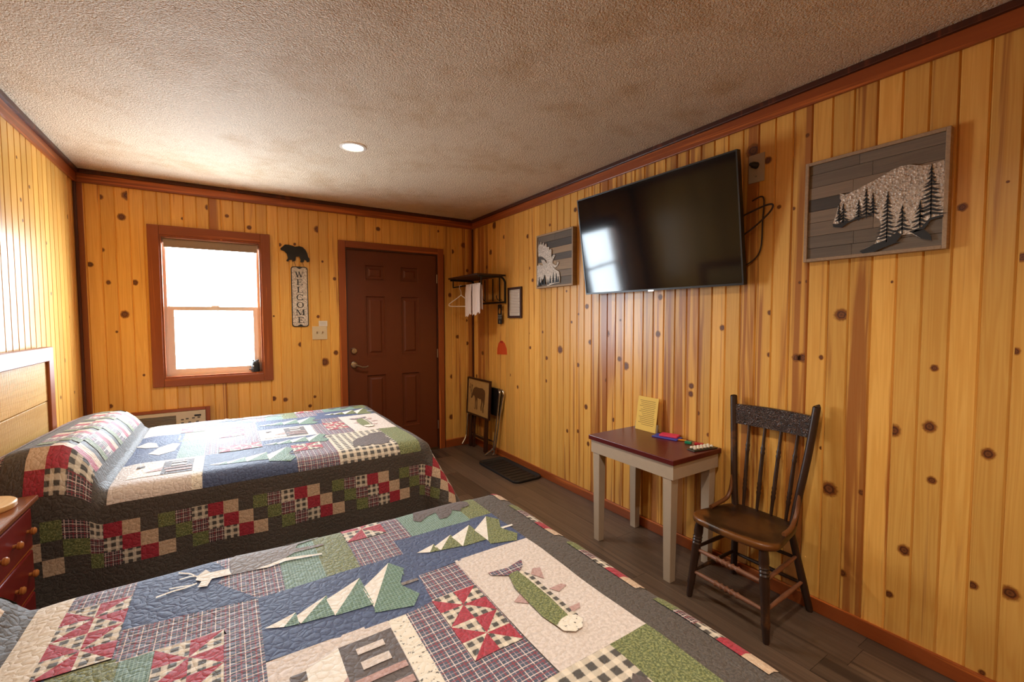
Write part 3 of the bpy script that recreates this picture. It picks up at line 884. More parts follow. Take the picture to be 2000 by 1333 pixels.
# ------------------------------------------------------------------ beds
HBP = wood('rough_sawn_pine', (228, 184, 112), (196, 140, 66), (150, 90, 40), 0.36, axis=1, heart=False)
_t = HBP.node_tree
_wv = _t.nodes.new('ShaderNodeTexWave'); _wv.bands_direction = 'Y'; _wv.inputs['Scale'].default_value = 26.0; _wv.inputs['Distortion'].default_value = 3.0; _wv.inputs['Detail'].default_value = 2.0
_tc = _t.nodes.new('ShaderNodeTexCoord'); _t.links.new(_tc.outputs['Object'], _wv.inputs['Vector'])
_bp = next(x for x in _t.nodes if x.type == 'BUMP'); _t.links.new(_wv.outputs['Fac'], _bp.inputs['Height']); _bp.inputs['Strength'].default_value = 0.55; _bp.inputs['Distance'].default_value = 0.006
TICK = plain('mattress_ticking', (206, 200, 190), 0.8)
def bed(label, Ya, Yb, hy0, hy1, zt):
    root = thing('bed', label, 'bed', (0.95, (Ya + Yb) / 2, F), 'the two beds of the room')
    for y0, y1 in ((hy0, hy0 + 0.075), (hy1 - 0.075, hy1)):
        obj('post', bx(0.02, 0.062, y0, y1, F, 1.235, bev=0.004), TRIM, root)
    obj('top_rail', bx(0.024, 0.066, hy0 + 0.075, hy1 - 0.075, 1.160, 1.235, bev=0.004), TRIMS[1], root)
    zs = [0.46, 0.70, 0.945, 1.162]
    for z0, z1 in zip(zs, zs[1:]):
        o = obj('plank', bx(0.026, 0.048, hy0 + 0.075, hy1 - 0.075, z0 + 0.002, z1 - 0.002, bev=0.003), HBP, root)
    obj('mattress', bx(0.10, 1.76, Ya + 0.045, Yb - 0.045, 0.40, zt - 0.035, bev=0.03), TICK, root)
    obj('box_spring', bx(0.10, 1.75, Ya + 0.05, Yb - 0.05, 0.23, 0.40, bev=0.01), TICK, root)
    for x in (0.14, 1.66):
        for y in (Ya + 0.10, Yb - 0.16):
            obj('leg', bx(x, x + 0.05, y, y + 0.05, F, 0.23), BLACK, root)
    return root
bed('bed with reddish framed plank headboard, farther of the two', 2.40, 3.76, 2.30, 3.440, 0.680)
bed('nearer bed in the foreground, its headboard out of frame', 0.27, 1.635, 0.30, 1.44, 0.648)
# ------------------------------------------------------------------ wall pictures
def grey_wood(name, a, b): return wood(name, a, b, (60, 52, 46), 0.6, axis=0, heart=False, bump=0.25)
FRAMEW = wood('weathered_frame', (176, 148, 116), (138, 114, 90), (90, 74, 60), 0.6, axis=0, heart=False, bump=0.2)
BOARDS = [grey_wood('board_dark', (120, 106, 90), (90, 79, 68)), grey_wood('board_mid', (148, 128, 106), (114, 99, 84)), grey_wood('board_tan', (172, 146, 114), (138, 116, 92)), grey_wood('board_charcoal', (88, 80, 72), (64, 58, 53))]
def galv():
    n = NT('stamped_galvanised_metal', 0.42, 0.5, 0.35)
    p = n.obj()
    v = n.node('ShaderNodeTexVoronoi', {'Vector': p, 'Scale': 130.0})
    c = n.mix(n.sep(v.outputs[1])[0], lin(164, 150, 134), lin(220, 206, 190))
    n.set('Base Color', c)
    n.bump(v.outputs[0], 0.6, 0.004)
    return n.m
GALV = galv()
ARTBLACK = plain('painted_black_metal', (30, 32, 34), 0.55)
def picture(name, label, ya, yb, z0, z1, depth, bands, cols):
    """framed board art on the right wall; ya is its far edge (left in the photo)"""
    t = thing(name, label, 'picture', (W - depth / 2, (ya + yb) / 2, z0))
    fwid, xf = 0.014, W - depth
    ylo, yhi = min(ya, yb), max(ya, yb)
    obj('frame', bx(xf, W - 0.0005, ylo, ylo + fwid, z0, z1, bev=0.0015), FRAMEW, t)
    obj('frame', bx(xf, W - 0.0005, yhi - fwid, yhi, z0, z1, bev=0.0015), FRAMEW, t)
    obj('frame', bx(xf, W - 0.0005, ylo + fwid, yhi - fwid, z0, z0 + fwid, bev=0.0015), FRAMEW, t)
    obj('frame', bx(xf, W - 0.0005, ylo + fwid, yhi - fwid, z1 - fwid, z1, bev=0.0015), FRAMEW, t)
    zs = [z1 - fwid] + bands + [z0 + fwid]
    for i, (a, b) in enumerate(zip(zs, zs[1:])):
        cut = ylo + fwid + (yhi - ylo - 2 * fwid) * random.uniform(0.25, 0.75)
        pr = random.uniform(0, 0.003)
        for s0, s1 in ((ylo + fwid + 0.001, cut - 0.0006), (cut + 0.0006, yhi - fwid - 0.001)):
            bm = BM()
            box(bm, -(s1 - s0) / 2, (s1 - s0) / 2, 0.0, 0.012, b + 0.0008 - z0, a - 0.0008 - z0)
            o = obj('board', bm, BOARDS[cols[i % len(cols)]], t, keep=True, color=(random.uniform(0.85, 1.15), 0, 0, 1))
            o.location = Vector((xf + 0.010 - pr, (s0 + s1) / 2, z0)) - parent_loc(t)
            o.rotation_euler = (0, 0, -PI / 2)
    return t, xf
def onright(x): return lambda y, z, d: Vector((x - d, y, z))
BEAR = [(0.537, 1.961), (0.575, 1.955), (0.605, 1.96), (0.636, 1.972), (0.664, 1.974), (0.692, 1.967), (0.71, 1.958), (0.747, 1.941), (0.786, 1.927), (0.834, 1.91), (0.851, 1.908), (0.868, 1.917), (0.868, 1.896), (0.861, 1.885), (0.873, 1.863), (0.881, 1.825), (0.891, 1.792), (0.888, 1.777), (0.856, 1.769), (0.835, 1.785), (0.798, 1.795), (0.751, 1.8), (0.727, 1.781), (0.721, 1.762), (0.722, 1.725), (0.74, 1.681), (0.763, 1.673), (0.79, 1.66), (0.778, 1.649), (0.739, 1.651), (0.702, 1.667), (0.673, 1.676), (0.652, 1.705), (0.621, 1.704), (0.593, 1.682), (0.563, 1.671), (0.567, 1.691), (0.587, 1.716), (0.569, 1.747), (0.534, 1.753)]
TREES = [((0.569, 1.756), (0.572, 1.956), 0.029), ((0.599, 1.722), (0.601, 1.827), 0.02), ((0.652, 1.714), (0.654, 1.821), 0.021), ((0.7, 1.671), (0.701, 1.885), 0.026), ((0.747, 1.799), (0.75, 1.89), 0.013), ((0.77, 1.799), (0.773, 1.912), 0.018), ((0.796, 1.794), (0.798, 1.871), 0.015), ((0.852, 1.78), (0.853, 1.871), 0.019), ((0.867, 1.798), (0.869, 1.872), 0.012)]
HILLS = [[(0.79, 1.66), (0.778, 1.649), (0.739, 1.651), (0.702, 1.667), (0.673, 1.676), (0.652, 1.705), (0.667, 1.72), (0.702, 1.694), (0.74, 1.681)], [(0.621, 1.708), (0.593, 1.682), (0.563, 1.671), (0.567, 1.691), (0.587, 1.716), (0.611, 1.718)], [(0.891, 1.792), (0.888, 1.777), (0.856, 1.769), (0.835, 1.785), (0.839, 1.798), (0.864, 1.783)], [(0.835, 1.785), (0.798, 1.795), (0.751, 1.8), (0.751, 1.805), (0.798, 1.802), (0.835, 1.792)], [(0.621, 1.708), (0.587, 1.716), (0.569, 1.747), (0.534, 1.753), (0.534, 1.761), (0.572, 1.756), (0.594, 1.726), (0.631, 1.715)]]
t, xf = picture('bear_picture', 'framed grey board picture of a metal bear with black pine trees', 1.006, 0.522, 1.636, 2.080, 0.032, [2.024, 1.967, 1.914, 1.861, 1.810, 1.750, 1.696], [0, 0, 1, 3, 1, 1, 0, 0])
bm = BM(); prism(bm, BEAR, onright(xf + 0.006), 0.0, 0.005)
obj('bear_silhouette', bm, GALV, t, tri=True)
for (by, bz), (ty, tz), hw in TREES:
    bm = BM(); fn = onright(xf + 0.0008)
    hgt = tz - bz
    prism(bm, [(by - 0.002, bz - 0.006), (by + 0.002, bz - 0.006), (ty + 0.0008, tz), (ty - 0.0008, tz)], fn, 0, 0.002)
    nb = max(6, int(hgt / 0.016))
    for i in range(nb):
        f = i / nb
        z = tz - hgt * (0.06 + 0.92 * f)
        w = hw * 1.5 * (0.15 + 0.95 * f) * random.uniform(0.8, 1.15)
        yc = ty + (by - ty) * f
        th = hgt / nb * 0.62
        for sgn in (-1, 1):
            dz = random.uniform(-0.004, 0.003)
            prism(bm, [(yc, z + th * 0.5), (yc + sgn * w * 0.55, z - th * 0.35 + dz), (yc + sgn * w, z - th * 0.9 + dz), (yc + sgn * w * 0.5, z - th * 1.0 + dz), (yc, z - th * 0.5)], fn, 0, 0.002)
    obj('pine_tree', bm, ARTBLACK, t)
for h in HILLS:
    bm = BM(); prism(bm, h, onright(xf + 0.0008), -0.0006, 0.0018)
    obj('ground', bm, ARTBLACK, t, tri=True)
MOOSE = [(3.046, 2.035), (3.038, 2.0), (3.018, 2.028), (3.006, 1.996), (2.978, 2.018), (2.974, 1.986), (2.943, 2.003), (2.939, 1.972), (2.908, 1.968), (2.904, 1.944), (2.881, 1.95), (2.873, 1.931), (2.877, 1.88), (2.843, 1.899), (2.825, 1.892), (2.858, 1.855), (2.862, 1.832), (2.828, 1.815), (2.813, 1.809), (2.791, 1.838), (2.78, 1.828), (2.799, 1.803), (2.828, 1.792), (2.865, 1.81), (2.82, 1.778), (2.777, 1.755), (2.766, 1.709), (2.769, 1.671), (2.82, 1.668), (2.873, 1.662), (2.903, 1.655), (2.934, 1.652), (2.942, 1.7), (2.958, 1.748), (2.974, 1.726), (3.014, 1.691), (3.063, 1.66), (3.071, 1.685), (3.071, 1.831), (3.046, 1.843), (3.006, 1.829), (2.982, 1.826), (3.006, 1.853), (3.014, 1.877), (2.974, 1.873), (2.942, 1.841), (2.931, 1.845), (2.95, 1.87), (2.998, 1.899), (3.054, 1.911), (3.059, 1.974)]
t, xf = picture('moose_picture', 'small framed grey board picture of a metal moose, beside the television', 3.083, 2.610, 1.640, 2.083, 0.040, [2.015, 1.958, 1.906, 1.854, 1.771, 1.719], [0, 3, 2, 3, 2, 1, 0])
bm = BM(); prism(bm, MOOSE, onright(xf + 0.006), 0.0, 0.005)
obj('moose_silhouette', bm, GALV, t, tri=True)
for y, z0, z1, w in ((3.04, 1.66, 1.73, .02), (3.005, 1.668, 1.72, .02), (2.97, 1.668, 1.74, .018), (2.92, 1.664, 1.70, .016), (2.89, 1.672, 1.73, .018), (2.85, 1.674, 1.75, .02), (2.81, 1.674, 1.745, .02), (2.785, 1.676, 1.72, .014)):
    bm = BM(); fn = onright(xf + 0.0008)
    nb = 5
    for i in range(nb):
        zz = z0 + (z1 - z0) * i / nb; ww = w * (1 - i / nb)
        prism(bm, [(y - ww, zz), (y + ww, zz), (y, zz + (z1 - z0) / nb * 1.5)], fn, 0, 0.002)
    obj('pine_tree', bm, ARTBLACK, t)

# ------------------------------------------------------------------ television
tv = thing('television', 'large flat black television on the pine wall', 'television', (3.02, 1.8345, 1.88))
tv.rotation_mode = 'QUATERNION'
e = Vector((math.sin(-0.0172) * 1, -math.cos(0.0172), 0)).normalized()
P0 = [Vector(v) for v in ((2.96258761, 2.40600188, 2.2102024), (2.9832032, 1.25792543, 2.20410545), (3.07741239, 1.26309365, 1.54946171), (3.0567968, 2.4111701, 1.55555867))]
cx = sum(P0, Vector()) / 4
ex = (P0[1] - P0[0]).normalized(); ez = (P0[0] - P0[3]).normalized(); ey = ez.cross(ex).normalized(); ez = ex.cross(ey)
tv.rotation_quaternion = Matrix((ex, ey, ez)).transposed().to_quaternion()
tv.location = cx
tw, thh = (P0[1] - P0[0]).length, (P0[0] - P0[3]).length
def tvp(name, bm, mat, parent=tv, **k): return obj(name, bm, mat, parent, keep=True, **k)
bz = 0.008
bm = BM(); box(bm, -tw / 2, tw / 2, 0.004, 0.030, -thh / 2, thh / 2, bev=0.002); box(bm, -tw * 0.36, tw * 0.36, 0.030, 0.055, -thh * 0.42, thh * 0.2, bev=0.006)
TVBODY = plain('tv_body', (16, 16, 17), 0.35)
tvp('housing', bm, TVBODY)
bm = BM()
box(bm, -tw / 2, tw / 2, -0.002, 0.004, thh / 2 - bz, thh / 2); box(bm, -tw / 2, tw / 2, -0.002, 0.004, -thh / 2, -thh / 2 + bz * 1.4)
box(bm, -tw / 2, -tw / 2 + bz, -0.002, 0.004, -thh / 2 + bz * 1.4, thh / 2 - bz); box(bm, tw / 2 - bz, tw / 2, -0.002, 0.004, -thh / 2 + bz * 1.4, thh / 2 - bz)
tvp('bezel', bm, TVBODY)
SCREEN = NT('dark_screen', 0.08, 0.28); SCREEN.set('Base Color', (0.006, 0.006, 0.007, 1))
tvp('screen', bx(-tw / 2 + bz, tw / 2 - bz, 0.0008, 0.004, -thh / 2 + bz * 1.4, thh / 2 - bz), SCREEN.m)
tvp('badge', bx(-0.022, 0.022, -0.004, -0.0005, -thh / 2 - 0.004, -thh / 2 + 0.006), plain('badge_silver', (190, 186, 182), 0.3, 0.8))
bm = BM()
box(bm, -0.20, -0.16, 0.055, 0.064, -0.22, 0.20); box(bm, 0.16, 0.20, 0.055, 0.064, -0.22, 0.20)
tvp('mount_arm', bm, IRON)
mt = obj('tv_mount', bx(W - 0.012, W - 0.001, 1.60, 2.07, 1.72, 2.02, bev=0.002), IRON)
for y in (1.64, 2.00):
    bm = BM(); ring_tube(bm, [(W - 0.012, y, 1.87), (W - 0.03, y, 1.87)], 0.012, 8)
    obj('bracket', bm, IRON, mt)
tag(mt, 'black wall mount plate hidden behind the television', 'wall mount')
pl_ = thing('outlet_plate', 'grey outlet plate with a black plug, at the right edge of the television', 'outlet', (W, 1.245, 2.13))
obj('plate', bx(W - 0.006, W - 0.0004, 1.205, 1.285, 2.065, 2.205, bev=0.002), plain('outlet_grey', (176, 160, 140), 0.45), pl_)
bm = BM(); turned(bm, (W - 0.006, 1.245, 2.148), (W - 0.045, 1.255, 2.150), [(0, 0.017), (0.6, 0.015), (1, 0.008)], 12)
obj('plug', bm, BLACK, pl_, smooth='auto')
bm = BM(); turned(bm, (W - 0.006, 1.245, 2.095), (W - 0.008, 1.245, 2.095), [(0, 0.004), (1, 0.004)], 8)
obj('screw', bm, NICKEL, pl_)
def spline(pts, n=10):
    pts = [Vector(p) for p in pts]; out = []
    for i in range(len(pts) - 1):
        a, b, c, d = pts[max(i - 1, 0)], pts[i], pts[i + 1], pts[min(i + 2, len(pts) - 1)]
        for k in range(n):
            t = k / n
            out.append(0.5 * ((2 * b) + (c - a) * t + (2 * a - 5 * b + 4 * c - d) * t * t + (3 * b - a - 3 * c + d) * t ** 3))
    return out + [pts[-1]]
CORD = plain('black_cord', (44, 24, 16), 0.5)
bm = BM(); ring_tube(bm, spline([(3.10, 1.38, 1.87), (3.105, 1.27, 1.91), (3.11, 1.175, 1.935), (3.112, 1.148, 1.925), (3.11, 1.175, 1.885), (3.105, 1.27, 1.815), (3.10, 1.40, 1.76)]), 0.0045, 8)
tag(obj('cord', bm, CORD), 'black cord looping out past the right edge of the television', 'cord', None)
bm = BM(); ring_tube(bm, spline([(3.13, 1.26, 1.975), (3.130, 1.205, 1.98), (3.132, 1.207, 1.86), (3.130, 1.215, 1.72), (3.125, 1.27, 1.66), (3.115, 1.36, 1.63)]), 0.0035, 8)
tag(obj('cord', bm, CORD), 'thinner brown cord hanging straight down the wall behind the television edge', 'cord', None)

# ------------------------------------------------------------------ sign with bear, switch, card
WBEAR = [(1.28, 1.993), (1.3, 2.012), (1.316, 2.029), (1.349, 2.029), (1.375, 2.024), (1.395, 2.017), (1.429, 2.025), (1.456, 2.018), (1.479, 1.994), (1.492, 1.966), (1.498, 1.937), (1.509, 1.919), (1.507, 1.895), (1.487, 1.889), (1.484, 1.902), (1.467, 1.912), (1.459, 1.887), (1.432, 1.886), (1.436, 1.906), (1.427, 1.935), (1.4, 1.93), (1.396, 1.896), (1.369, 1.887), (1.372, 1.902), (1.346, 1.9), (1.339, 1.885), (1.323, 1.89), (1.337, 1.914), (1.331, 1.95), (1.309, 1.973), (1.286, 1.979)]
def onback(y): return lambda x, z, d: Vector((x, y - d, z))
sg = thing('welcome_sign', 'tall grey metal WELCOME sign hanging below a black bear', 'sign', (1.42, D, 1.32))
bm = BM(); prism(bm, WBEAR, onback(D - 0.004), 0, 0.006)
obj('bear_plate', bm, plain('blackened_tin', (44, 42, 40), 0.45, 0.5, vary=0.35, scale=40), sg, tri=True)
for xa, xb in ((1.378, 1.368), (1.384, 1.402), (1.442, 1.434), (1.448, 1.468)):
    bm = BM(); ring_tube(bm, [(xa, D - 0.006, 1.892), (xb, D - 0.006, 1.838)], 0.0012, 6)
    obj('wire', bm, IRON, sg)
def rrect(x0, x1, z0, z1, r, n=5):
    out = []
    for cx_, cz_, a0 in ((x1 - r, z1 - r, 0), (x0 + r, z1 - r, 90), (x0 + r, z0 + r, 180), (x1 - r, z0 + r, 270)):
        for k in range(n + 1):
            a = math.radians(a0 + 90 * k / n); out.append((cx_ + r * math.cos(a), cz_ + r * math.sin(a)))
    return out
bm = BM(); prism(bm, rrect(1.357, 1.491, 1.320, 1.846, 0.022), onback(D - 0.0015), 0, 0.006)
obj('border', bm, ARTBLACK, sg, tri=True)
bm = BM(); prism(bm, rrect(1.364, 1.484, 1.327, 1.839, 0.018), onback(D - 0.0078), 0, 0.002)
obj('face', bm, GALV, sg, tri=True)
for cz, dz in ((1.842, -0.018), (1.325, 0.018)):
    bm = BM(); prism(bm, [(1.395, cz), (1.424, cz + dz), (1.453, cz), (1.44, cz - dz * 0.15), (1.408, cz - dz * 0.15)], onback(D - 0.0099), 0, 0.0012)
    obj('notch', bm, ARTBLACK, sg, tri=True)
LET = {  # bars as (x0,z0,x1,z1,thickness), in a unit box with serifs
    'W': [(-.02, .96, .30, 1, 0), (.38, .96, .62, 1, 0), (.72, .96, 1.02, 1, 0), (.12, .97, .32, .02, .12), (.32, .02, .50, .97, .05), (.48, .97, .70, .02, .12), (.70, .02, .88, .97, .05)],
    'E': [(.08, 0, .92, .055, 0), (.08, .945, .88, 1, 0), (.20, 0, .36, 1, 0), (.36, .47, .68, .53, 0), (.64, .40, .70, .60, 0), (.84, 0, .92, .24, 0), (.80, .78, .88, 1, 0)],
    'L': [(.08, 0, .92, .055, 0), (.08, .945, .50, 1, 0), (.22, 0, .38, 1, 0), (.84, 0, .92, .28, 0)],
    'M': [(-.02, 0, .26, .05, 0), (.62, 0, 1.02, .05, 0), (-.02, .95, .22, 1, 0), (.78, .95, 1.02, 1, 0), (.11, 0, .11, 1, .05), (.16, .97, .50, .04, .13), (.50, .04, .80, .97, .05), (.84, 0, .84, 1, .14)],
}
def letter(ch, cx_, z0, w, h):
    bm = BM(); fn = onback(D - 0.0099)
    tf = lambda a, b: (cx_ + (a - 0.5) * w, z0 + b * h)
    if ch in 'CO':
        N = 28
        a0, a1 = (0, 2 * PI) if ch == 'O' else (0.62, 2 * PI - 0.62)
        ang = [a0 + (a1 - a0) * k / N for k in range(N + 1)]
        for i in range(N):
            q = []
            for a, rr in ((ang[i], 1), (ang[i + 1], 1), (ang[i + 1], 0), (ang[i], 0)):
                q.append(tf(.5 + (.48 if rr else .32) * math.cos(a), .5 + (.52 if rr else .46) * math.sin(a)))
            prism(bm, q, fn, 0, 0.0012)
        if ch == 'C':
            for z in (.70, .0):
                prism(bm, [tf(.84, z + .02), tf(.92, z + .02), tf(.92, z + .30), tf(.84, z + .26)], fn, 0, 0.0012)
    else:
        for x0_, z0_, x1_, z1_, th in LET[ch]:
            if th == 0: q = [(x0_, z0_), (x1_, z0_), (x1_, z1_), (x0_, z1_)]
            else: q = [(x0_ - th / 2, z0_), (x0_ + th / 2, z0_), (x1_ + th / 2, z1_), (x1_ - th / 2, z1_)]
            prism(bm, [tf(*p_) for p_ in q], fn, 0, 0.0012)
    obj('letter', bm, ARTBLACK, sg)
for i, ch in enumerate('WELCOME'):
    letter(ch, 1.4225 + 0.0006 * i, 1.752 - i * 0.0662, 0.072 if ch in 'WM' else 0.058, 0.050)
sw = thing('light_switch', 'ivory double light switch plate left of the door', 'light switch', (1.58, D, 1.262))
IVORY = plain('ivory_plastic', (206, 186, 150), 0.45)
obj('plate', bx(1.517, 1.643, D - 0.006, D - 0.0004, 1.203, 1.322, bev=0.002), IVORY, sw)
for x in (1.557, 1.603):
    obj('toggle', bx(x - 0.005, x + 0.005, D - 0.018, D - 0.0062, 1.262, 1.276, bev=0.001), plain('toggle', (150, 120, 88), 0.5), sw)
cd = thing('card', 'small white card tucked above the light switch', 'card', (1.61, D, 1.35))
obj('sheet', bx(1.573, 1.646, D - 0.0040, D - 0.0006, 1.3235, 1.371), PAPER, cd)
for z in (1.338, 1.347, 1.356):
    obj('text_line', bx(1.585, 1.634, D - 0.0044, D - 0.0041, z, z + 0.0025), plain('faint_ink', (176, 166, 154), 0.7), cd)
fg = thing('figurine', 'small black animal figurine on the window sill', 'figurine', (1.075, D + 0.03, WZ0 + 0.012))
def blob(bm, c, r, n=12):
    M = Matrix.Translation(c) @ Matrix.Diagonal((r[0], r[1], r[2], 1))
    bmesh.ops.create_uvsphere(bm, u_segments=n, v_segments=n - 2, radius=1.0, matrix=M)
FX, FY, FZ = 1.072, D + 0.026, WZ0 + 0.0125
FIG = plain('figurine_black', (34, 35, 38), 0.5)
bm = BM(); turned(bm, (FX, FY, FZ), (FX, FY, FZ + 0.098), [(0, .030), (.08, .033), (.25, .032), (.55, .031), (.72, .030), (.86, .027), (.95, .018), (1, .006)], 14)
obj('body', bm, FIG, fg, smooth='auto')
for dx in (-0.016, 0.018):
    bm = BM(); blob(bm, (FX + dx, FY - 0.004, FZ + 0.096), (0.008, 0.006, 0.008), 8); obj('ear', bm, FIG, fg, smooth=True)
bm = BM(); blob(bm, (FX - 0.016, FY - 0.027, FZ + 0.050), (0.0045, 0.003, 0.006), 8); obj('eye', bm, WHITE, fg, smooth=True)
bm = BM(); ring_tube(bm, [(FX - 0.022, FY - 0.012, FZ + 0.020), (FX - 0.042, FY - 0.016, FZ + 0.022), (FX - 0.048, FY - 0.016, FZ + 0.026)], [0.006, 0.005, 0.003], 8); obj('paw', bm, FIG, fg, smooth='auto')

# ------------------------------------------------------------------ air conditioner under the window
ac = thing('air_conditioner', 'cream wall air conditioner behind the far bed', 'air conditioner', (0.5, D, 0.25))
y0, y1 = D - 0.030, D - 0.0006
for a in ((0.225, 0.255, 0.22, 0.690), (0.715, 0.745, 0.22, 0.690)): obj('surround', bx(a[0], a[1], y0, y1, a[2], a[3], bev=0.002), TRIM, ac)
obj('surround', bx(0.255, 0.715, y0, y1, 0.669, 0.690, bev=0.002), TRIMS[0], ac); obj('surround', bx(0.255, 0.715, y0, y1, 0.22, 0.245, bev=0.002), TRIMS[0], ac)
ACM = plain('aged_cream_plastic', (206, 190, 164), 0.45)
bm = BM()
fx0, fx1, fz0, fz1 = 0.257, 0.713, 0.247, 0.667
box(bm, fx0, fx1, y0 + 0.002, y1, fz0, 0.56); box(bm, 0.525, fx1, y0 - 0.006, y1, 0.56, fz1); box(bm, fx0, 0.525, y0 - 0.006, y1, 0.642, fz1); box(bm, fx0, 0.285, y0 - 0.006, y1, 0.56, 0.642); box(bm, 0.285, 0.525, y0 + 0.012, y1, 0.56, 0.642)
obj('front_panel', bm, ACM, ac)
for k in range(7):
    z = 0.566 + k * 0.0112
    obj('louver', bx(0.286, 0.524, y0 - 0.002, y0 + 0.011, z, z + 0.0055), plain('louver_grey', (132, 120, 104), 0.5), ac)
obj('display', bx(0.640, 0.684, y0 - 0.0075, y0 - 0.0062, 0.622, 0.636), BLACK, ac)
for x, z in ((0.555, 0.600), (0.585, 0.604), (0.625, 0.606), (0.66, 0.608), (0.555, 0.575), (0.60, 0.575), (0.65, 0.575)):
    obj('button', bx(x, x + 0.018, y0 - 0.008, y0 - 0.0062, z, z + 0.010, bev=0.001), plain('button_grey', (80, 72, 66), 0.5), ac)

# ------------------------------------------------------------------ hat rack and what hangs on it
rk = thing('hat_rack', 'dark wood and iron wall shelf with hanging rail in the corner', 'wall shelf', (W, 3.93, 1.80))
RACKW = wood('rack_wood', (70, 38, 20), (44, 22, 12), (30, 14, 8), 0.5, axis=1, heart=False)
for k in range(4):
    x0 = 2.822 + k * 0.078
    obj('plank', bx(x0, x0 + 0.076, 3.625, 4.255, 1.793, 1.808, bev=0.002), RACKW, rk)
for y in (3.632, 4.238):
    bm = BM()
    ring_tube(bm, spline([(W - 0.012, y, 1.535), (W - 0.012, y, 1.70), (W - 0.016, y, 1.745), (W - 0.045, y, 1.778), (W - 0.09, y, 1.785), (2.84, y, 1.785)], 6), 0.010, 8)
    obj('bracket', bm, IRON, rk, smooth='auto')
bm = BM()
ring_tube(bm, [(2.87, 4.238, 1.782), (2.87, 4.238, 1.712), (2.87, 3.632, 1.712), (2.87, 3.632, 1.782)], 0.007, 8)
obj('hanging_rail', bm, IRON, rk, smooth='auto')
bm = BM(); ring_tube(bm, [(W - 0.014, 3.632, 1.545), (W - 0.014, 4.238, 1.545)], 0.009, 8)
obj('lower_bar', bm, IRON, rk, smooth='auto')
for y in (3.73, 3.86, 4.02, 4.14):
    bm = BM(); ring_tube(bm, [(W - 0.014, y, 1.785), (W - 0.014, y, 1.56)], 0.006, 8)
    obj('spindle', bm, IRON, rk, smooth='auto')
for y in (3.71, 3.98):
    bm = BM(); ring_tube(bm, spline([(W - 0.024, y, 1.56), (W - 0.05, y, 1.575), (W - 0.062, y, 1.60), (W - 0.058, y, 1.612)], 5), 0.004, 8)
    obj('hook', bm, IRON, rk, smooth='auto')
CLOTH = NT('white_laundry_cloth', 0.85, 0.2); CLOTH.set('Base Color', lin(218, 204, 200))
for i, (ya, yb, zb) in enumerate(((3.86, 3.925, 1.415), (3.80, 3.855, 1.435), (3.705, 3.795, 1.425), (3.635, 3.70, 1.44))):
    bm = BM(); nx, nz = 8, 10
    for side, xs in ((0, 2.861), (1, 2.879)):
        gr = []
        for a in range(nx + 1):
            gr.append([])
            for c_ in range(nz + 1):
                y = ya + (yb - ya) * a / nx; z = 1.7205 - (1.7205 - zb - (0.04 if side else 0) - 0.01 * math.sin(a * 1.4 + i)) * c_ / nz
                gr[-1].append(bm.verts.new((xs + (-1 if side == 0 else 1) * (0.006 * math.sin(a * 1.7 + i * 2) + 0.006) * min(1, c_ / 3), y, z)))
        for a in range(nx):
            for c_ in range(nz): bm.faces.new([gr[a][c_], gr[a + 1][c_], gr[a + 1][c_ + 1], gr[a][c_ + 1]])
        if side == 0: g0 = gr
    for a in range(nx): bm.faces.new([g0[a][0], g0[a + 1][0], gr[a + 1][0], gr[a][0]])
    o = obj('laundry_bag', bm, CLOTH.m, None, smooth=True)
    tag(o, ('first', 'second', 'third', 'fourth')[i] + ' from the left of the white cloth bags folded over the shelf rail', 'bag', 'white cloths on the rail')
hg = thing('coat_hanger', 'white plastic coat hanger on the shelf rail, left of the white cloths', 'hanger', (2.87, 4.05, 1.712))
bm = BM()
ring_tube(bm, spline([(2.879, 4.06, 1.722), (2.87, 4.06, 1.7255), (2.858, 4.06, 1.718), (2.857, 4.06, 1.69), (2.87, 4.058, 1.665), (2.87, 4.055, 1.625)], 6), 0.0032, 8)
obj('hook', bm, WHITE, hg, smooth='auto')
bm = BM()
ring_tube(bm, spline([(2.87, 4.055, 1.625), (2.84, 4.10, 1.59), (2.80, 4.165, 1.545), (2.793, 4.178, 1.525), (2.81, 4.16, 1.515), (2.87, 4.06, 1.512), (2.95, 3.94, 1.512), (2.955, 3.93, 1.525), (2.93, 3.96, 1.55), (2.87, 4.055, 1.625)], 5), 0.005, 8)
obj('shoulders', bm, WHITE, hg, smooth='auto')
dh = thing('door_hanger', 'black door hanger tag with a drop-shaped hole on the shelf bar', 'tag', (W - 0.03, 3.70, 1.34))
bm = BM()
fx = W - 0.030
out = rrect(3.660, 3.735, 1.335, 1.525, 0.008, 3)
def drop(n=16):
    return [(3.6975 + 0.021 * math.sin(2 * PI * k / n) * (1.0 if math.cos(2 * PI * k / n) < 0 else 1 - 0.55 * math.cos(2 * PI * k / n)), 1.462 + 0.03 * math.cos(2 * PI * k / n)) for k in range(n)]
dr = drop()
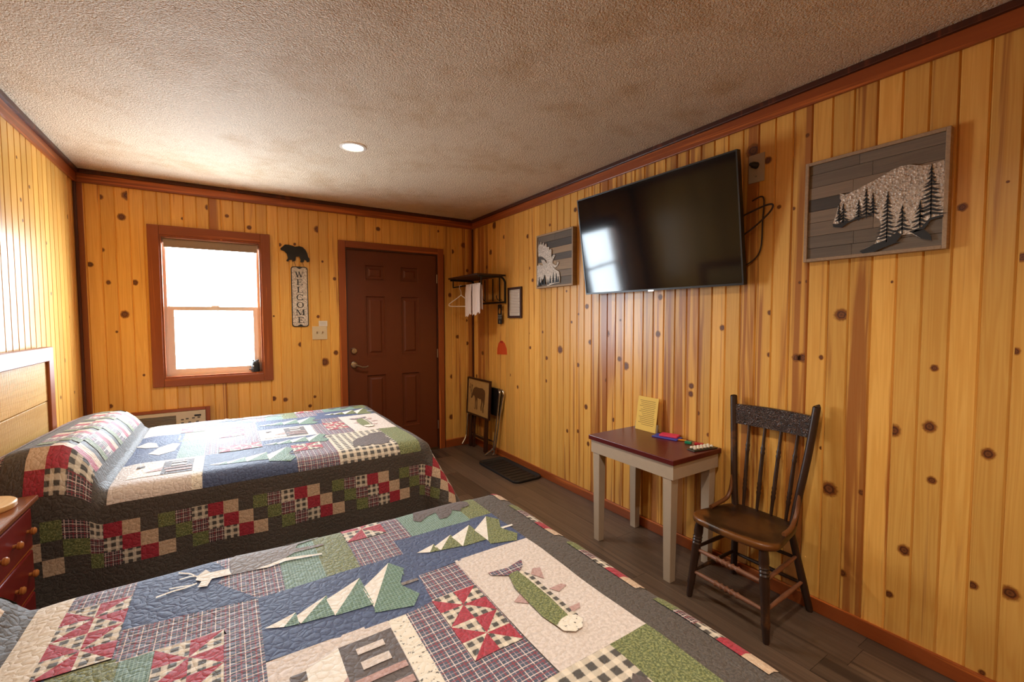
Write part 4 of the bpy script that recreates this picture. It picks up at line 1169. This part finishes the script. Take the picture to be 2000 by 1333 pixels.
# plate with the hole: strips from hole to outline
def hole_plate(bm, outer, inner, fn, d0, d1):
    import mathutils
    cxh = sum(p[0] for p in inner) / len(inner); czh = sum(p[1] for p in inner) / len(inner)
    N = 32
    def hit(poly, a):
        best = None
        d = (math.cos(a), math.sin(a))
        for i in range(len(poly)):
            p_, q_ = poly[i - 1], poly[i]
            ex_, ez_ = q_[0] - p_[0], q_[1] - p_[1]
            den = d[0] * ez_ - d[1] * ex_
            if abs(den) < 1e-12: continue
            t_ = ((p_[0] - cxh) * ez_ - (p_[1] - czh) * ex_) / den
            s_ = ((p_[0] - cxh) * d[1] - (p_[1] - czh) * d[0]) / den
            if t_ > 0 and -1e-6 <= s_ <= 1 + 1e-6: best = t_ if best is None else max(best, t_)
        return (cxh + d[0] * best, czh + d[1] * best)
    angs = sorted([2 * PI * k / N for k in range(N)] + [math.atan2(p[1] - czh, p[0] - cxh) % (2 * PI) for p in outer])
    I = [hit(inner, a) for a in angs]; O = [hit(outer, a) for a in angs]
    n_ = len(angs)
    V = {(k, w, d): bm.verts.new(fn(*(I[k] if w == 0 else O[k]), d)) for k in range(n_) for w in (0, 1) for d in (d0, d1)}
    for k in range(n_):
        j = (k + 1) % n_
        for quad in (((k, 0, d1), (k, 1, d1), (j, 1, d1), (j, 0, d1)), ((k, 0, d0), (j, 0, d0), (j, 1, d0), (k, 1, d0)), ((k, 1, d0), (j, 1, d0), (j, 1, d1), (k, 1, d1)), ((k, 0, d0), (k, 0, d1), (j, 0, d1), (j, 0, d0))):
            try: bm.faces.new([V[q_] for q_ in quad])
            except ValueError: pass
hole_plate(bm, out, dr, onright(fx), 0, 0.002)
obj('plate', bm, BLACK, dh)
bm = BM(); ring_tube(bm, spline([(fx, 3.6975, 1.523), (fx, 3.6975, 1.555), (W - 0.016, 3.6975, 1.572), (W - 0.006, 3.6975, 1.562)], 6), 0.0025, 8)
obj('loop', bm, BLACK, dh, smooth='auto')
for z, w in ((1.418, .034), (1.408, .03), (1.396, .034), (1.386, .032)):
    obj('text_line', bx(fx - 0.0028, fx - 0.0021, 3.6975 - w, 3.6975 + w, z, z + 0.004), plain('grey_print', (150, 150, 146), 0.6), dh)
obj('text_line', bx(fx - 0.0028, fx - 0.0021, 3.692, 3.703, 1.345, 1.372), plain('grey_print_small', (130, 130, 128), 0.6), dh)

fr = thing('framed_notice', 'dark framed printed notice on the wall beside the hat shelf', 'framed notice', (W, 3.465, 1.39))
ya, yb, za, zb = 3.350, 3.580, 1.392, 1.678
DK = plain('dark_frame_wood', (58, 28, 18), 0.4)
for a in ((ya, ya + 0.022, za, zb), (yb - 0.022, yb, za, zb), (ya + 0.022, yb - 0.022, za, za + 0.022), (ya + 0.022, yb - 0.022, zb - 0.022, zb)):
    obj('frame', bx(W - 0.018, W - 0.0005, *a, bev=0.002), DK, fr)
obj('sheet', bx(W - 0.008, W - 0.004, ya + 0.022, yb - 0.022, za + 0.022, zb - 0.022), PAPER, fr)
for k in range(16):
    z = zb - 0.036 - k * 0.0142
    a = random.uniform(0.0, 0.03)
    obj('text_line', bx(W - 0.0086, W - 0.0081, ya + 0.034 + a, yb - 0.034, z, z + 0.004), plain('notice_ink', (140, 112, 106), 0.7) if k == 0 else bpy.data.materials['notice_ink'], fr)
bm = BM()
oc_ = [(3.620 + 0.0, 1.040), (3.805, 1.032), (3.80, 1.09), (3.775, 1.145), (3.742, 1.166), (3.70, 1.170), (3.66, 1.146), (3.628, 1.10)]
oc_ = [(y - 0.004, z) for y, z in oc_]
prism(bm, oc_, onright(W - 0.0004), 0, 0.002)
tg = thing('paper_cutout', 'orange paper cutout with a rounded top on the pine wall', 'paper cutout', (W, 3.71, 1.035))
obj('sheet', bm, plain('orange_paper', (206, 74, 16), 0.7), tg)
bm = BM(); prism(bm, [(3.755, 1.150), (3.738, 1.168), (3.70, 1.172), (3.675, 1.152), (3.70, 1.146)], onright(W - 0.0026), 0, 0.001)
obj('tab', bm, plain('red_orange_paper', (172, 40, 12), 0.7), tg)

# ------------------------------------------------------------------ tray table and folding chair in the corner
DKW = plain('dark_tray_wood', (52, 24, 14), 0.45, vary=0.15, scale=10)
tr = thing('tray_table', 'folded wooden tray table showing a grazing deer, leaning in the corner', 'tray table', (3.05, 4.04, F))
def tp(y, t, d=0.0):
    """point on the leaning tray plane: y and t on the tray's face (t along the slope from the floor), d out from it"""
    return Vector((3.034 + 0.036 * t / 0.76 - d, 3.815 + (y - 3.535) * 1.10, F + t * 0.975))
fnT = lambda y, t, d: tp(y, t, d)
bm = BM(); prism(bm, [(3.535, 0.378), (3.945, 0.378), (3.945, 0.75), (3.535, 0.75)], fnT, 0.0, 0.010)
obj('tray_top', bm, plain('printed_tray', (176, 142, 90), 0.5, vary=0.18, scale=25), tr)
for a in ((3.520, 3.536, 0.364, 0.764), (3.944, 3.960, 0.364, 0.764), (3.536, 3.944, 0.364, 0.379), (3.536, 3.944, 0.749, 0.764)):
    bm = BM(); prism(bm, [(a[0], a[2]), (a[1], a[2]), (a[1], a[3]), (a[0], a[3])], fnT, -0.004, 0.018)
    obj('rim', bm, DKW, tr)
deer = [(3.62, .655), (3.665, .672), (3.73, .668), (3.79, .672), (3.825, .658), (3.848, .632), (3.862, .598), (3.872, .568), (3.884, .545), (3.872, .538), (3.855, .548), (3.848, .566), (3.832, .575), (3.815, .572), (3.80, .545), (3.795, .50), (3.798, .45), (3.807, .432), (3.79, .43), (3.785, .455), (3.782, .51), (3.772, .545), (3.768, .50), (3.77, .445), (3.762, .428), (3.752, .44), (3.755, .50), (3.752, .56), (3.71, .552), (3.685, .556), (3.677, .52), (3.688, .47), (3.682, .435), (3.667, .435), (3.668, .475), (3.655, .52), (3.652, .55), (3.64, .51), (3.652, .46), (3.645, .42), (3.63, .42), (3.632, .47), (3.618, .52), (3.612, .58), (3.61, .63)]
DEERM = plain('deer_print', (92, 62, 34), 0.6, vary=0.25, scale=60)
bm = BM(); prism(bm, deer, fnT, 0.0102, 0.0112); obj('deer_print', bm, DEERM, tr, tri=True)
for pts in ([(3.86, .565), (3.885, .60), (3.90, .64), (3.898, .70)], [(3.886, .60), (3.868, .64), (3.872, .69)], [(3.895, .63), (3.915, .66)], [(3.871, .655), (3.855, .685)]):
    bm = BM(); ring_tube(bm, [tp(y, t_, 0.0118) for y, t_ in pts], 0.0025, 6); obj('antler_print', bm, DEERM, tr)
for y in (3.592, 3.905):
    bm = BM(); prism(bm, [(y - 0.020, 0.0), (y + 0.020, 0.0), (y + 0.020, 0.74), (y - 0.020, 0.74)], fnT, -0.019, -0.005)
    obj('leg', bm, DKW, tr)
for y in (3.640, 3.858):
    bm = BM(); prism(bm, [(y - 0.014, 0.0), (y + 0.014, 0.0), (y + 0.014, 0.70), (y - 0.014, 0.70)], fnT, -0.034, -0.020)
    obj('leg', bm, DKW, tr)
bm = BM(); prism(bm, [(3.61, 0.12), (3.88, 0.12), (3.88, 0.145), (3.61, 0.145)], fnT, -0.030, -0.020)
obj('crossbar', bm, DKW, tr)

fc = thing('folding_chair', 'folded black chair with chrome tube legs, behind the deer tray table', 'folding chair', (3.1, 3.98, F))
bm = BM()
ring_tube(bm, spline([(3.010, 3.825, F + 0.010), (3.030, 3.800, F + 0.035), (3.055, 3.760, F + 0.075), (3.062, 3.740, F + 0.12), (3.095, 3.690, F + 0.60), (3.099, 3.690, F + 0.645), (3.105, 3.72, F + 0.665)], 6), 0.010, 10)
obj('front_leg', bm, CHROME, fc, smooth='auto')
bm = BM()
ring_tube(bm, spline([(3.075, 3.775, F + 0.011), (3.093, 3.745, F + 0.16), (3.112, 3.665, F + 0.56), (3.118, 3.645, F + 0.63), (3.118, 3.665, F + 0.665), (3.118, 3.72, F + 0.672)], 6), 0.010, 10)
obj('rear_leg', bm, CHROME, fc, smooth='auto')
bm = BM()
ring_tube(bm, spline([(2.972, 4.262, F + 0.024), (3.005, 4.266, F + 0.070), (3.022, 4.272, F + 0.105), (3.034, 4.278, F + 0.16), (3.085, 4.292, F + 0.60), (3.10, 4.280, F + 0.655), (3.108, 4.25, F + 0.668)], 6), 0.010, 10)
obj('front_leg', bm, CHROME, fc, smooth='auto')
bm = BM()
ring_tube(bm, spline([(3.060, 4.26, F + 0.011), (3.078, 4.262, F + 0.16), (3.112, 4.270, F + 0.56), (3.118, 4.262, F + 0.64), (3.118, 4.23, F + 0.672)], 6), 0.010, 10)
obj('rear_leg', bm, CHROME, fc, smooth='auto')
bm = BM(); prism(bm, rrect(3.70, 4.24, 0.40, 0.675, 0.05), lambda y, t, d: Vector((3.108 + 0.010 * t - d, y, F + t)), -0.008, 0.010)
obj('seat', bm, plain('black_vinyl', (22, 19, 18), 0.4), fc, tri=True)
bm = BM(); ring_tube(bm, [(3.085, 3.745, F + 0.14), (3.075, 4.262, F + 0.14)], 0.007, 8); obj('crossbar', bm, CHROME, fc, smooth='auto')

# ------------------------------------------------------------------ boot tray
bt = thing('boot_tray', 'black rubber boot tray on the floor by the right wall', 'boot tray', (2.97, 3.34, F))
RUB = plain('black_rubber', (26, 25, 26), 0.5, vary=0.2, scale=40)
bm = BM()
x0, x1, y0, y1 = 2.832, 3.120, 3.005, 3.668
lv_ = [(0.004, 0.0006, 0.05), (0.0, 0.014, 0.055), (0.002, 0.0205, 0.055), (0.012, 0.0205, 0.05), (0.030, 0.006, 0.04)]
rgs = []
for ins, z, r in lv_:
    rgs.append([bm.verts.new((a, b_, F + z)) for a, b_ in rrect(x0 + ins, x1 - ins, y0 + ins, y1 - ins, r)])
for a, b_ in zip(rgs, rgs[1:]):
    n_ = len(a)
    for k in range(n_): bm.faces.new([a[k], a[(k + 1) % n_], b_[(k + 1) % n_], b_[k]])
bm.faces.new(rgs[-1]); bm.faces.new(rgs[0][::-1])
obj('tray', bm, RUB, bt, tri=True)
for k in range(9):
    y = 3.08 + k * 0.062
    obj('rib', bx(2.875, 3.078, y, y + 0.012, F + 0.0065, F + 0.009), RUB, bt)

# ------------------------------------------------------------------ small table and what stands on it
GREYP = plain('grey_table_paint', (178, 160, 138), 0.5, vary=0.06, scale=25)
ta = thing('side_table', 'small table with maroon top and grey painted legs against the wall', 'table', (2.93, 1.71, F))
zt = 0.670
tx0, tx1, ty0, ty1 = 2.727, 3.136, 1.402, 2.020
obj('tabletop', bx(tx0, tx1, ty0, ty1, zt - 0.027, zt, bev=0.003), REDTOP, ta)
ax0, ax1, ay0, ay1, az0, az1 = tx0 + 0.012, tx1 - 0.014, ty0 + 0.010, ty1 - 0.012, zt - 0.105, zt - 0.0275
obj('apron', bx(ax0, ax0 + 0.018, ay0, ay1, az0, az1), GREYP, ta)
obj('apron', bx(ax1 - 0.018, ax1, ay0, ay1, az0, az1), GREYP, ta)
obj('apron', bx(ax0 + 0.018, ax1 - 0.018, ay0, ay0 + 0.018, az0, az1), GREYP, ta)
obj('apron', bx(ax0 + 0.018, ax1 - 0.018, ay1 - 0.018, ay1, az0, az1), GREYP, ta)
for x in (ax0 + 0.004, ax1 - 0.058):
    for y in (ay0 + 0.012, ay1 - 0.066):
        bm = BM()
        cx_, cy_ = x + 0.027, y + 0.027
        top_, bot_ = 0.027, 0.021
        va = [bm.verts.new((cx_ + sx_ * bot_, cy_ + sy_ * bot_, F)) for sx_, sy_ in ((-1, -1), (1, -1), (1, 1), (-1, 1))]
        vb = [bm.verts.new((cx_ + sx_ * top_, cy_ + sy_ * top_, az0)) for sx_, sy_ in ((-1, -1), (1, -1), (1, 1), (-1, 1))]
        bm.faces.new(va[::-1]); bm.faces.new(vb)
        for k in range(4): bm.faces.new([va[k], va[(k + 1) % 4], vb[(k + 1) % 4], vb[k]])
        obj('leg', bm, GREYP, ta, bevel=0.002)
for x in (ax0 + 0.018, ax1 - 0.058):
    bm = BM(); prism(bm, [(0, 0), (0.04, 0), (0.0, 0.04)], lambda a, b_, d: Vector((x + a if x < 2.9 else x + 0.04 - a, ay0 + 0.0185 + d, az0 - b_ + 0.04)), 0, 0.018)
    obj('corner_block', bm, GREYP, ta)
yp = thing('notice_stand', 'yellow printed sheet standing at the back of the table', 'paper sheet', (3.09, 1.88, zt))
YEL = plain('yellow_paper', (226, 188, 84), 0.65)
fnP = lambda y, t, d: Vector((3.085 + 0.032 * t / 0.22 - d, y, zt + 0.0008 + t))
ysk = lambda y, t: (y, t)
bm = BM(); prism(bm, [(1.806, 0), (1.966, 0), (1.966, 0.212), (1.806, 0.212)], fnP, 0, 0.003)
obj('sheet', bm, YEL, yp)
YI = plain('brown_ink_on_yellow', (120, 88, 30), 0.7)
for k in range(14):
    t_ = 0.186 - k * 0.0115
    bm = BM(); a = random.uniform(0, 0.03); prism(bm, [(1.822 + a * 0.3, t_), (1.948 - (a if k % 3 else 0), t_), (1.948 - (a if k % 3 else 0), t_ + 0.0026), (1.822 + a * 0.3, t_ + 0.0026)], fnP, 0.0031, 0.0034)
    obj('text_line', bm, YI, yp)
bm = BM(); prism(bm, [(1.80, 0), (1.972, 0), (1.972, 0.05), (1.80, 0.05)], fnP, -0.014, -0.001)
obj('holder', bm, plain('stand_clear_grey', (160, 150, 130), 0.2), yp)
def slab(name, label, cat, c, sx_, sy_, h, rot, mat, z=None, bev=0.002, parts=()):
    t_ = thing(name, label, cat, (c[0], c[1], z if z is not None else zt))
    M = Matrix.Translation((c[0], c[1], 0)) @ Matrix.Rotation(rot, 4, 'Z')
    zz = (z if z is not None else zt) + 0.0006
    bm = BM(); box(bm, -sx_ / 2, sx_ / 2, -sy_ / 2, sy_ / 2, zz, zz + h, M=M, bev=bev)
    obj('body', bm, mat, t_)
    return t_, M, zz + h
c1 = (3.068, 1.708)
slab('notepad', 'blue notepad lying under the pink one on the table', 'notepad', c1, 0.085, 0.155, 0.006, 0.25, plain('blue_card', (64, 74, 170), 0.5))
slab('notepad', 'pink notepad lying on top of the blue one on the table', 'notepad', (c1[0] + 0.018, c1[1] - 0.004), 0.068, 0.105, 0.010, 0.35, plain('pink_card', (224, 62, 96), 0.55), z=zt + 0.0068)
tt, M, zz = slab('eraser', 'orange stub beside the pink notepad on the table', 'eraser', (3.085, 1.616), 0.020, 0.048, 0.006, 0.6, plain('orange_plastic', (220, 140, 40), 0.5))
tt, M, zz = slab('game_marker', 'green game marker on the table, between orange stub and red marker', 'game marker', (3.060, 1.556), 0.022, 0.036, 0.014, 0.3, plain('green_plastic', (30, 136, 96), 0.35))
tt, M, zz = slab('game_marker', 'red game marker on the table, next to the row of pale beads', 'game marker', (3.085, 1.506), 0.026, 0.046, 0.012, 0.5, plain('red_plastic', (180, 30, 40), 0.35))
gm = thing('bead_board', 'dark strip with rows of pale beads on the table corner near the chair', 'game board', (3.03, 1.447, zt))
M = Matrix.Translation((3.030, 1.447, 0)) @ Matrix.Rotation(-0.16, 4, 'Z')
bm = BM(); box(bm, -0.085, 0.085, -0.026, 0.026, zt + 0.0006, zt + 0.0066, M=M, bev=0.0015); obj('base', bm, plain('olive_black', (52, 48, 34), 0.5), gm)
BEAD = plain('pale_bead', (222, 212, 190), 0.35)
for i in range(6):
    for j in range(2):
        bm = BM(); blob(bm, M @ Vector((-0.066 + i * 0.024, -0.012 + j * 0.024, zt + 0.0145)), (0.0095, 0.0095, 0.008), 10)
        obj('bead', bm, BEAD, gm, smooth=True)

# ------------------------------------------------------------------ pressed-back chair
def chair_wood():
    n = NT('worn_dark_chair_wood', 0.38, 0.5)
    p = n.obj()
    f = n.noise(n.scl(p, (30, 30, 6)), 1.0, 4, 0.6)
    wear = n.step(n.noise(p, 9, 4, 0.65), 0.58, 0.72)
    c = n.mix(f, lin(34, 22, 18), lin(62, 38, 24))
    c = n.mix(n.ma('MULTIPLY', wear, 0.45), c, lin(120, 74, 36))
    n.set('Base Color', c); n.bump(f, 0.15, 0.002)
    return n.m
def seat_wood():
    n = NT('worn_chair_seat', 0.34, 0.5)
    p = n.obj(); s = n.sep(p)
    f = n.noise(n.scl(p, (40, 9, 30)), 1.0, 4, 0.6)
    rr = n.ma('SQRT', n.ma('ADD', n.ma('POWER', n.ma('MULTIPLY', s[0], 5.6), 2.0), n.ma('POWER', n.ma('MULTIPLY', s[1], 4.6), 2.0)))
    rr = n.ma('ADD', rr, n.ma('MULTIPLY', n.ma('SUBTRACT', n.noise(p, 10, 3), 0.5), 0.9))
    c = n.mix(f, lin(58, 34, 15), lin(92, 56, 22))
    c = n.mix(n.step(rr, 0.35, 0.75), c, n.mix(f, lin(34, 20, 10), lin(58, 33, 13)))
    c = n.mix(n.step(rr, 0.88, 1.08), c, lin(112, 68, 28))
    n.set('Base Color', c)
    return n.m
CW, CS = chair_wood(), seat_wood()
RUNG = plain('worn_rung', (128, 84, 60), 0.5, vary=0.3, scale=30)
def press_wood():
    n = NT('pressed_oak_rail', 0.34, 0.5)
    p = n.obj()
    d = n.noise(p, 26, 2, 0.5, 1.2)
    w = n.ma('SINE', n.ma('MULTIPLY', d, 60.0))
    n.set('Base Color', n.mix(n.step(w, -0.3, 0.5), lin(30, 20, 18), lin(74, 50, 38)))
    n.bump(w, 0.5, 0.003)
    return n.m
ch = thing('chair', 'antique dark wooden chair with spindle back beside the table', 'chair', (2.90, 1.115, F))
sz = 0.432
outl = []
fr_, bk_ = 2.722, 3.062
pts = [(2.728, 1.26), (2.716, 1.12), (2.728, 0.99), (2.752, 0.945), (2.80, 0.926), (2.92, 0.945), (3.03, 0.965), (3.056, 0.985), (3.064, 1.05), (3.066, 1.12), (3.064, 1.19), (3.052, 1.262), (3.02, 1.285), (2.92, 1.305), (2.80, 1.322), (2.752, 1.305)]
n_ = 64
sp = spline(pts + [pts[0]], 4)[:-1]
bm = BM()
C0 = Vector((2.895, 1.118, 0))
def sring(k, z): return [bm.verts.new((C0.x + (Vector(q_[:2] + (0,) if isinstance(q_, tuple) else (q_[0], q_[1], 0)).x - C0.x) * k, C0.y + (q_[1] - C0.y) * k, z)) for q_ in sp]
sp = [Vector((q_[0], q_[1], 0)) for q_ in [Vector((a, b_, 0)) for a, b_ in pts]]
sp = spline([Vector((a, b_, 0)) for a, b_ in pts] + [Vector((pts[0][0], pts[0][1], 0))], 4)[:-1]
rg = [[bm.verts.new((C0.x + (q_.x - C0.x) * k, C0.y + (q_.y - C0.y) * k, z)) for q_ in sp] for k, z in ((0.93, sz - 0.034), (0.99, sz - 0.028), (1.0, sz - 0.012), (0.985, sz - 0.001), (0.95, sz), (0.88, sz - 0.002), (0.75, sz - 0.010), (0.5, sz - 0.013), (0.25, sz - 0.012))]
for a, b_ in zip(rg, rg[1:]):
    for k in range(len(a)): bm.faces.new([a[k], a[(k + 1) % len(a)], b_[(k + 1) % len(a)], b_[k]])
bm.faces.new(rg[0][::-1]); bm.faces.new(rg[-1])
o = obj('seat', bm, CS, ch, smooth=True)
for v in o.data.vertices: v.co -= (Vector((0, 0, 0)))
LEGP = [(0, .011), (.04, .014), (.16, .016), (.2, .019), (.215, .017), (.23, .019), (.245, .017), (.5, .018), (.66, .021), (.70, .0185), (.72, .022), (.74, .0185), (.76, .022), (.78, .0185), (.80, .022), (.82, .0185), (.86, .021), (1, .018)]
legs = {'fl': ((2.742, 1.312, F), (2.772, 1.280, sz - 0.032)), 'fr': ((2.730, 0.936, F), (2.762, 0.972, sz - 0.032)), 'bl': ((3.112, 1.305, F), (3.035, 1.255, sz - 0.032)), 'br': ((3.112, 0.936, F), (3.035, 0.992, sz - 0.032))}
for k, (a, b_) in legs.items():
    bm = BM(); turned(bm, a, b_, LEGP if k[0] == 'f' else [(0, .012), (.05, .015), (.4, .017), (1, .015)], 14)
    obj('leg', bm, CW, ch, smooth='auto')
def lerp(k, z):
    a, b_ = Vector(legs[k][0]), Vector(legs[k][1])
    return a.lerp(b_, (z - a.z) / (b_.z - a.z))
RP = [(0, .008), (.25, .010), (.33, .011), (.35, .015), (.37, .010), (.41, .010), (.43, .015), (.45, .010), (.48, .010), (.50, .016), (.52, .010), (.55, .010), (.57, .015), (.59, .010), (.63, .010), (.65, .015), (.67, .011), (.75, .010), (1, .008)]
for z in (0.262, 0.150):
    bm = BM(); turned(bm, lerp('fl', z), lerp('fr', z), RP, 12); o = obj('rung', bm, RUNG, ch, smooth='auto'); o['label'] = 'worn reddish turned rung'
SP = [(0, .007), (.5, .0105), (1, .007)]
for a, b_ in (('fl', 'bl'), ('fr', 'br'), ('bl', 'br')):
    for z in (0.270, 0.150):
        bm = BM(); turned(bm, lerp(a, z), lerp(b_, z + (0.012 if a != 'bl' else 0)), SP, 10)
        obj('rung', bm, RUNG if a == 'fr' else CW, ch, smooth='auto')
posts = {'l': [(3.040, 1.262, sz - 0.01), (3.050, 1.276, 0.55), (3.075, 1.296, 0.75), (3.095, 1.314, 0.955), (3.096, 1.315, 0.972)], 'r': [(3.040, 0.986, sz - 0.01), (3.050, 0.972, 0.55), (3.075, 0.948, 0.75), (3.095, 0.928, 0.958), (3.096, 0.927, 0.978)]}
for k, pp in posts.items():
    bm = BM(); ring_tube(bm, spline(pp, 6), [0.0165] * 20 + [0.0165, 0.016, 0.014, 0.010, 0.004], 12); obj('back_post', bm, CW, ch, smooth='auto')
    sgn = 1 if k == 'l' else -1
    y0_ = pp[0][1]
    bm = BM(); ring_tube(bm, spline([(2.885, y0_ + 0.035 * sgn, sz + 0.006), (2.95, y0_ + 0.032 * sgn, sz + 0.014), (3.005, y0_ + 0.022 * sgn, sz + 0.035), (3.035, y0_ + 0.020 * sgn, sz + 0.085), (3.046, y0_ + 0.020 * sgn, sz + 0.16)], 6), [0.010] * 20 + [0.010, 0.009, 0.008, 0.006, 0.004], 10)
    o = obj('brace', bm, plain('worn_brace', (110, 66, 34), 0.4, vary=0.25, scale=20) if k == 'l' else bpy.data.materials['worn_brace'], ch, smooth='auto'); o['label'] = 'worn lighter bent brace'
bm = BM()
N = 12
fr0 = []
for i in range(N + 1):
    t_ = i / N
    y = 1.302 + (0.940 - 1.302) * t_
    bow = 0.014 * math.sin(PI * t_)
    zc = 0.0
    fr0.append((Vector((3.084 + bow, y, 0.838)), Vector((3.094 + bow, y, 0.936 + 0.004 * math.sin(PI * t_)))))
V = [[bm.verts.new(a + Vector((d, 0, 0))) for a in (p_[0], p_[1]) for d in (-0.009, 0.009)] for p_ in fr0]
for a, b_ in zip(V, V[1:]):
    for q_ in ((0, 1), (1, 3), (3, 2), (2, 0)): bm.faces.new([a[q_[0]], a[q_[1]], b_[q_[1]], b_[q_[0]]])
bm.faces.new([V[0][0], V[0][2], V[0][3], V[0][1]]); bm.faces.new([V[-1][0], V[-1][1], V[-1][3], V[-1][2]])
obj('crest_rail', bm, press_wood(), ch)
SPP = [(0, .0065), (.10, .0075), (.18, .0085), (.22, .011), (.24, .0085), (.27, .011), (.29, .0085), (.32, .011), (.34, .009), (.45, .0095), (.60, .0085), (.66, .0085), (.69, .011), (.71, .008), (.74, .011), (.76, .008), (.80, .0075), (1, .0065)]
for i in range(4):
    t_ = (i + 1) / 5
    a = (3.046 + 0.004, 1.225 - (1.225 - 1.022) * i / 3, sz - 0.002)
    b_ = (3.088 + 0.014 * math.sin(PI * t_), 1.230 - (1.230 - 1.000) * i / 3, 0.845)
    bm = BM(); turned(bm, a, b_, SPP, 12); obj('spindle', bm, CW, ch, smooth='auto')

# ------------------------------------------------------------------ nightstand
nsd = thing('nightstand', 'dark red nightstand with small knobs between the two beds', 'nightstand', (0.14, 2.0, F))
REDW = plain('red_cabinet_paint', (112, 26, 24), 0.32, vary=0.12, scale=9)
NTOP = wood('nightstand_top', (150, 88, 52), (112, 56, 34), (80, 40, 24), 0.18, axis=1, heart=False, spec=0.7)
ny0, ny1, nx1, nz = 1.70, 2.245, 0.262, 0.750
obj('top', bx(0.004, nx1 + 0.020, ny0 - 0.012, ny1 + 0.012, nz - 0.018, nz, bev=0.004), NTOP, nsd)
obj('carcass', bx(0.006, nx1 - 0.016, ny0, ny1, F + 0.06, nz - 0.0185), REDW, nsd)
obj('front_frame', bx(nx1 - 0.0155, nx1 - 0.006, ny0, ny1, F + 0.05, nz - 0.0185), REDW, nsd)
KN = plain('wooden_knob', (170, 104, 50), 0.35)
for z0_, z1_ in ((0.578, 0.716), (0.425, 0.566), (0.27, 0.413), (0.11, 0.258)):
    d_ = obj('drawer', bx(nx1 - 0.0055, nx1 + 0.008, ny0 + 0.022, ny1 - 0.022, z0_, z1_, bev=0.004), REDW, nsd)
    obj('edge_strip', bx(nx1 - 0.0055, nx1 + 0.0035, ny0 + 0.01, ny1 - 0.01, z0_ - 0.010, z0_ - 0.003, bev=0.001), plain('orange_wood_edge', (166, 88, 36), 0.4) if 'orange_wood_edge' not in bpy.data.materials else bpy.data.materials['orange_wood_edge'], nsd)
    for y in (2.175, 2.055, 1.94):
        bm = BM(); turned(bm, (nx1 + 0.008, y, (z0_ + z1_) / 2), (nx1 + 0.032, y, (z0_ + z1_) / 2), [(0, .006), (.35, .006), (.45, .012), (.75, .013), (.95, .009), (1, .003)], 12)
        obj('knob', bm, KN, d_, smooth='auto')
for x in (0.01, nx1 - 0.045):
    for y in (ny0, ny1 - 0.04): obj('foot', bx(x, x + 0.035, y, y + 0.04, F, F + 0.06), REDW, nsd)
ds = thing('round_stand', 'round pale wooden disc on the nightstand, at the left edge', 'wooden disc', (0.168, 2.150, nz))
bm = BM(); turned(bm, (0.168, 2.150, nz + 0.0006), (0.168, 2.150, nz + 0.022), [(0, .085), (.2, .088), (.8, .088), (1, .084)], 32)
obj('disc', bm, wood('pale_disc_wood', (222, 186, 128), (200, 156, 96), (160, 110, 60), 0.4, axis=1, heart=False), ds, smooth='auto')

# ------------------------------------------------------------------ ceiling lights
LENS = NT('lamp_lens', 0.5)
LENS.set('Emission Color', (1.0, 0.86, 0.66, 1)); LENS.set('Emission Strength', 14.0)
for i, (x, y, lab) in enumerate(((1.556, 2.865, 'round recessed ceiling light, lit, in front of the door'), (1.556, 0.62, 'round recessed ceiling light above the near bed, out of frame'), (1.556, -0.95, 'round recessed ceiling light near the rear wall, out of frame'))):
    cl = thing('ceiling_light', lab, 'ceiling light', (x, y, H), 'recessed ceiling lights')
    bm = BM()
    rr = [bmesh.ops.create_circle(bm, segments=32, radius=r_, matrix=Matrix.Translation((x, y, z)))['verts'] for r_, z in ((0.078, H - 0.0006), (0.078, H - 0.004), (0.063, H - 0.007), (0.058, H - 0.002))]
    for a, b_ in zip(rr, rr[1:]):
        for k in range(32): bm.faces.new([a[k], a[(k + 1) % 32], b_[(k + 1) % 32], b_[k]])
    obj('trim_ring', bm, WHITE, cl, smooth='auto')
    bm = BM(); bmesh.ops.create_circle(bm, cap_ends=True, segments=32, radius=0.0605, matrix=Matrix.Translation((x, y, H - 0.0035)))
    obj('lens', bm, LENS.m, cl)
    la = bpy.data.lights.new('downlight', 'SPOT')
    la.energy = LAMP_W; la.color = LAMP_COL; la.spot_size = math.radians(150); la.spot_blend = 0.6; la.shadow_soft_size = 0.06
    lo_ = bpy.data.objects.new('downlight', la)
    COL.objects.link(lo_)
    lo_.parent = cl; lo_.location = (0, 0, -0.02)
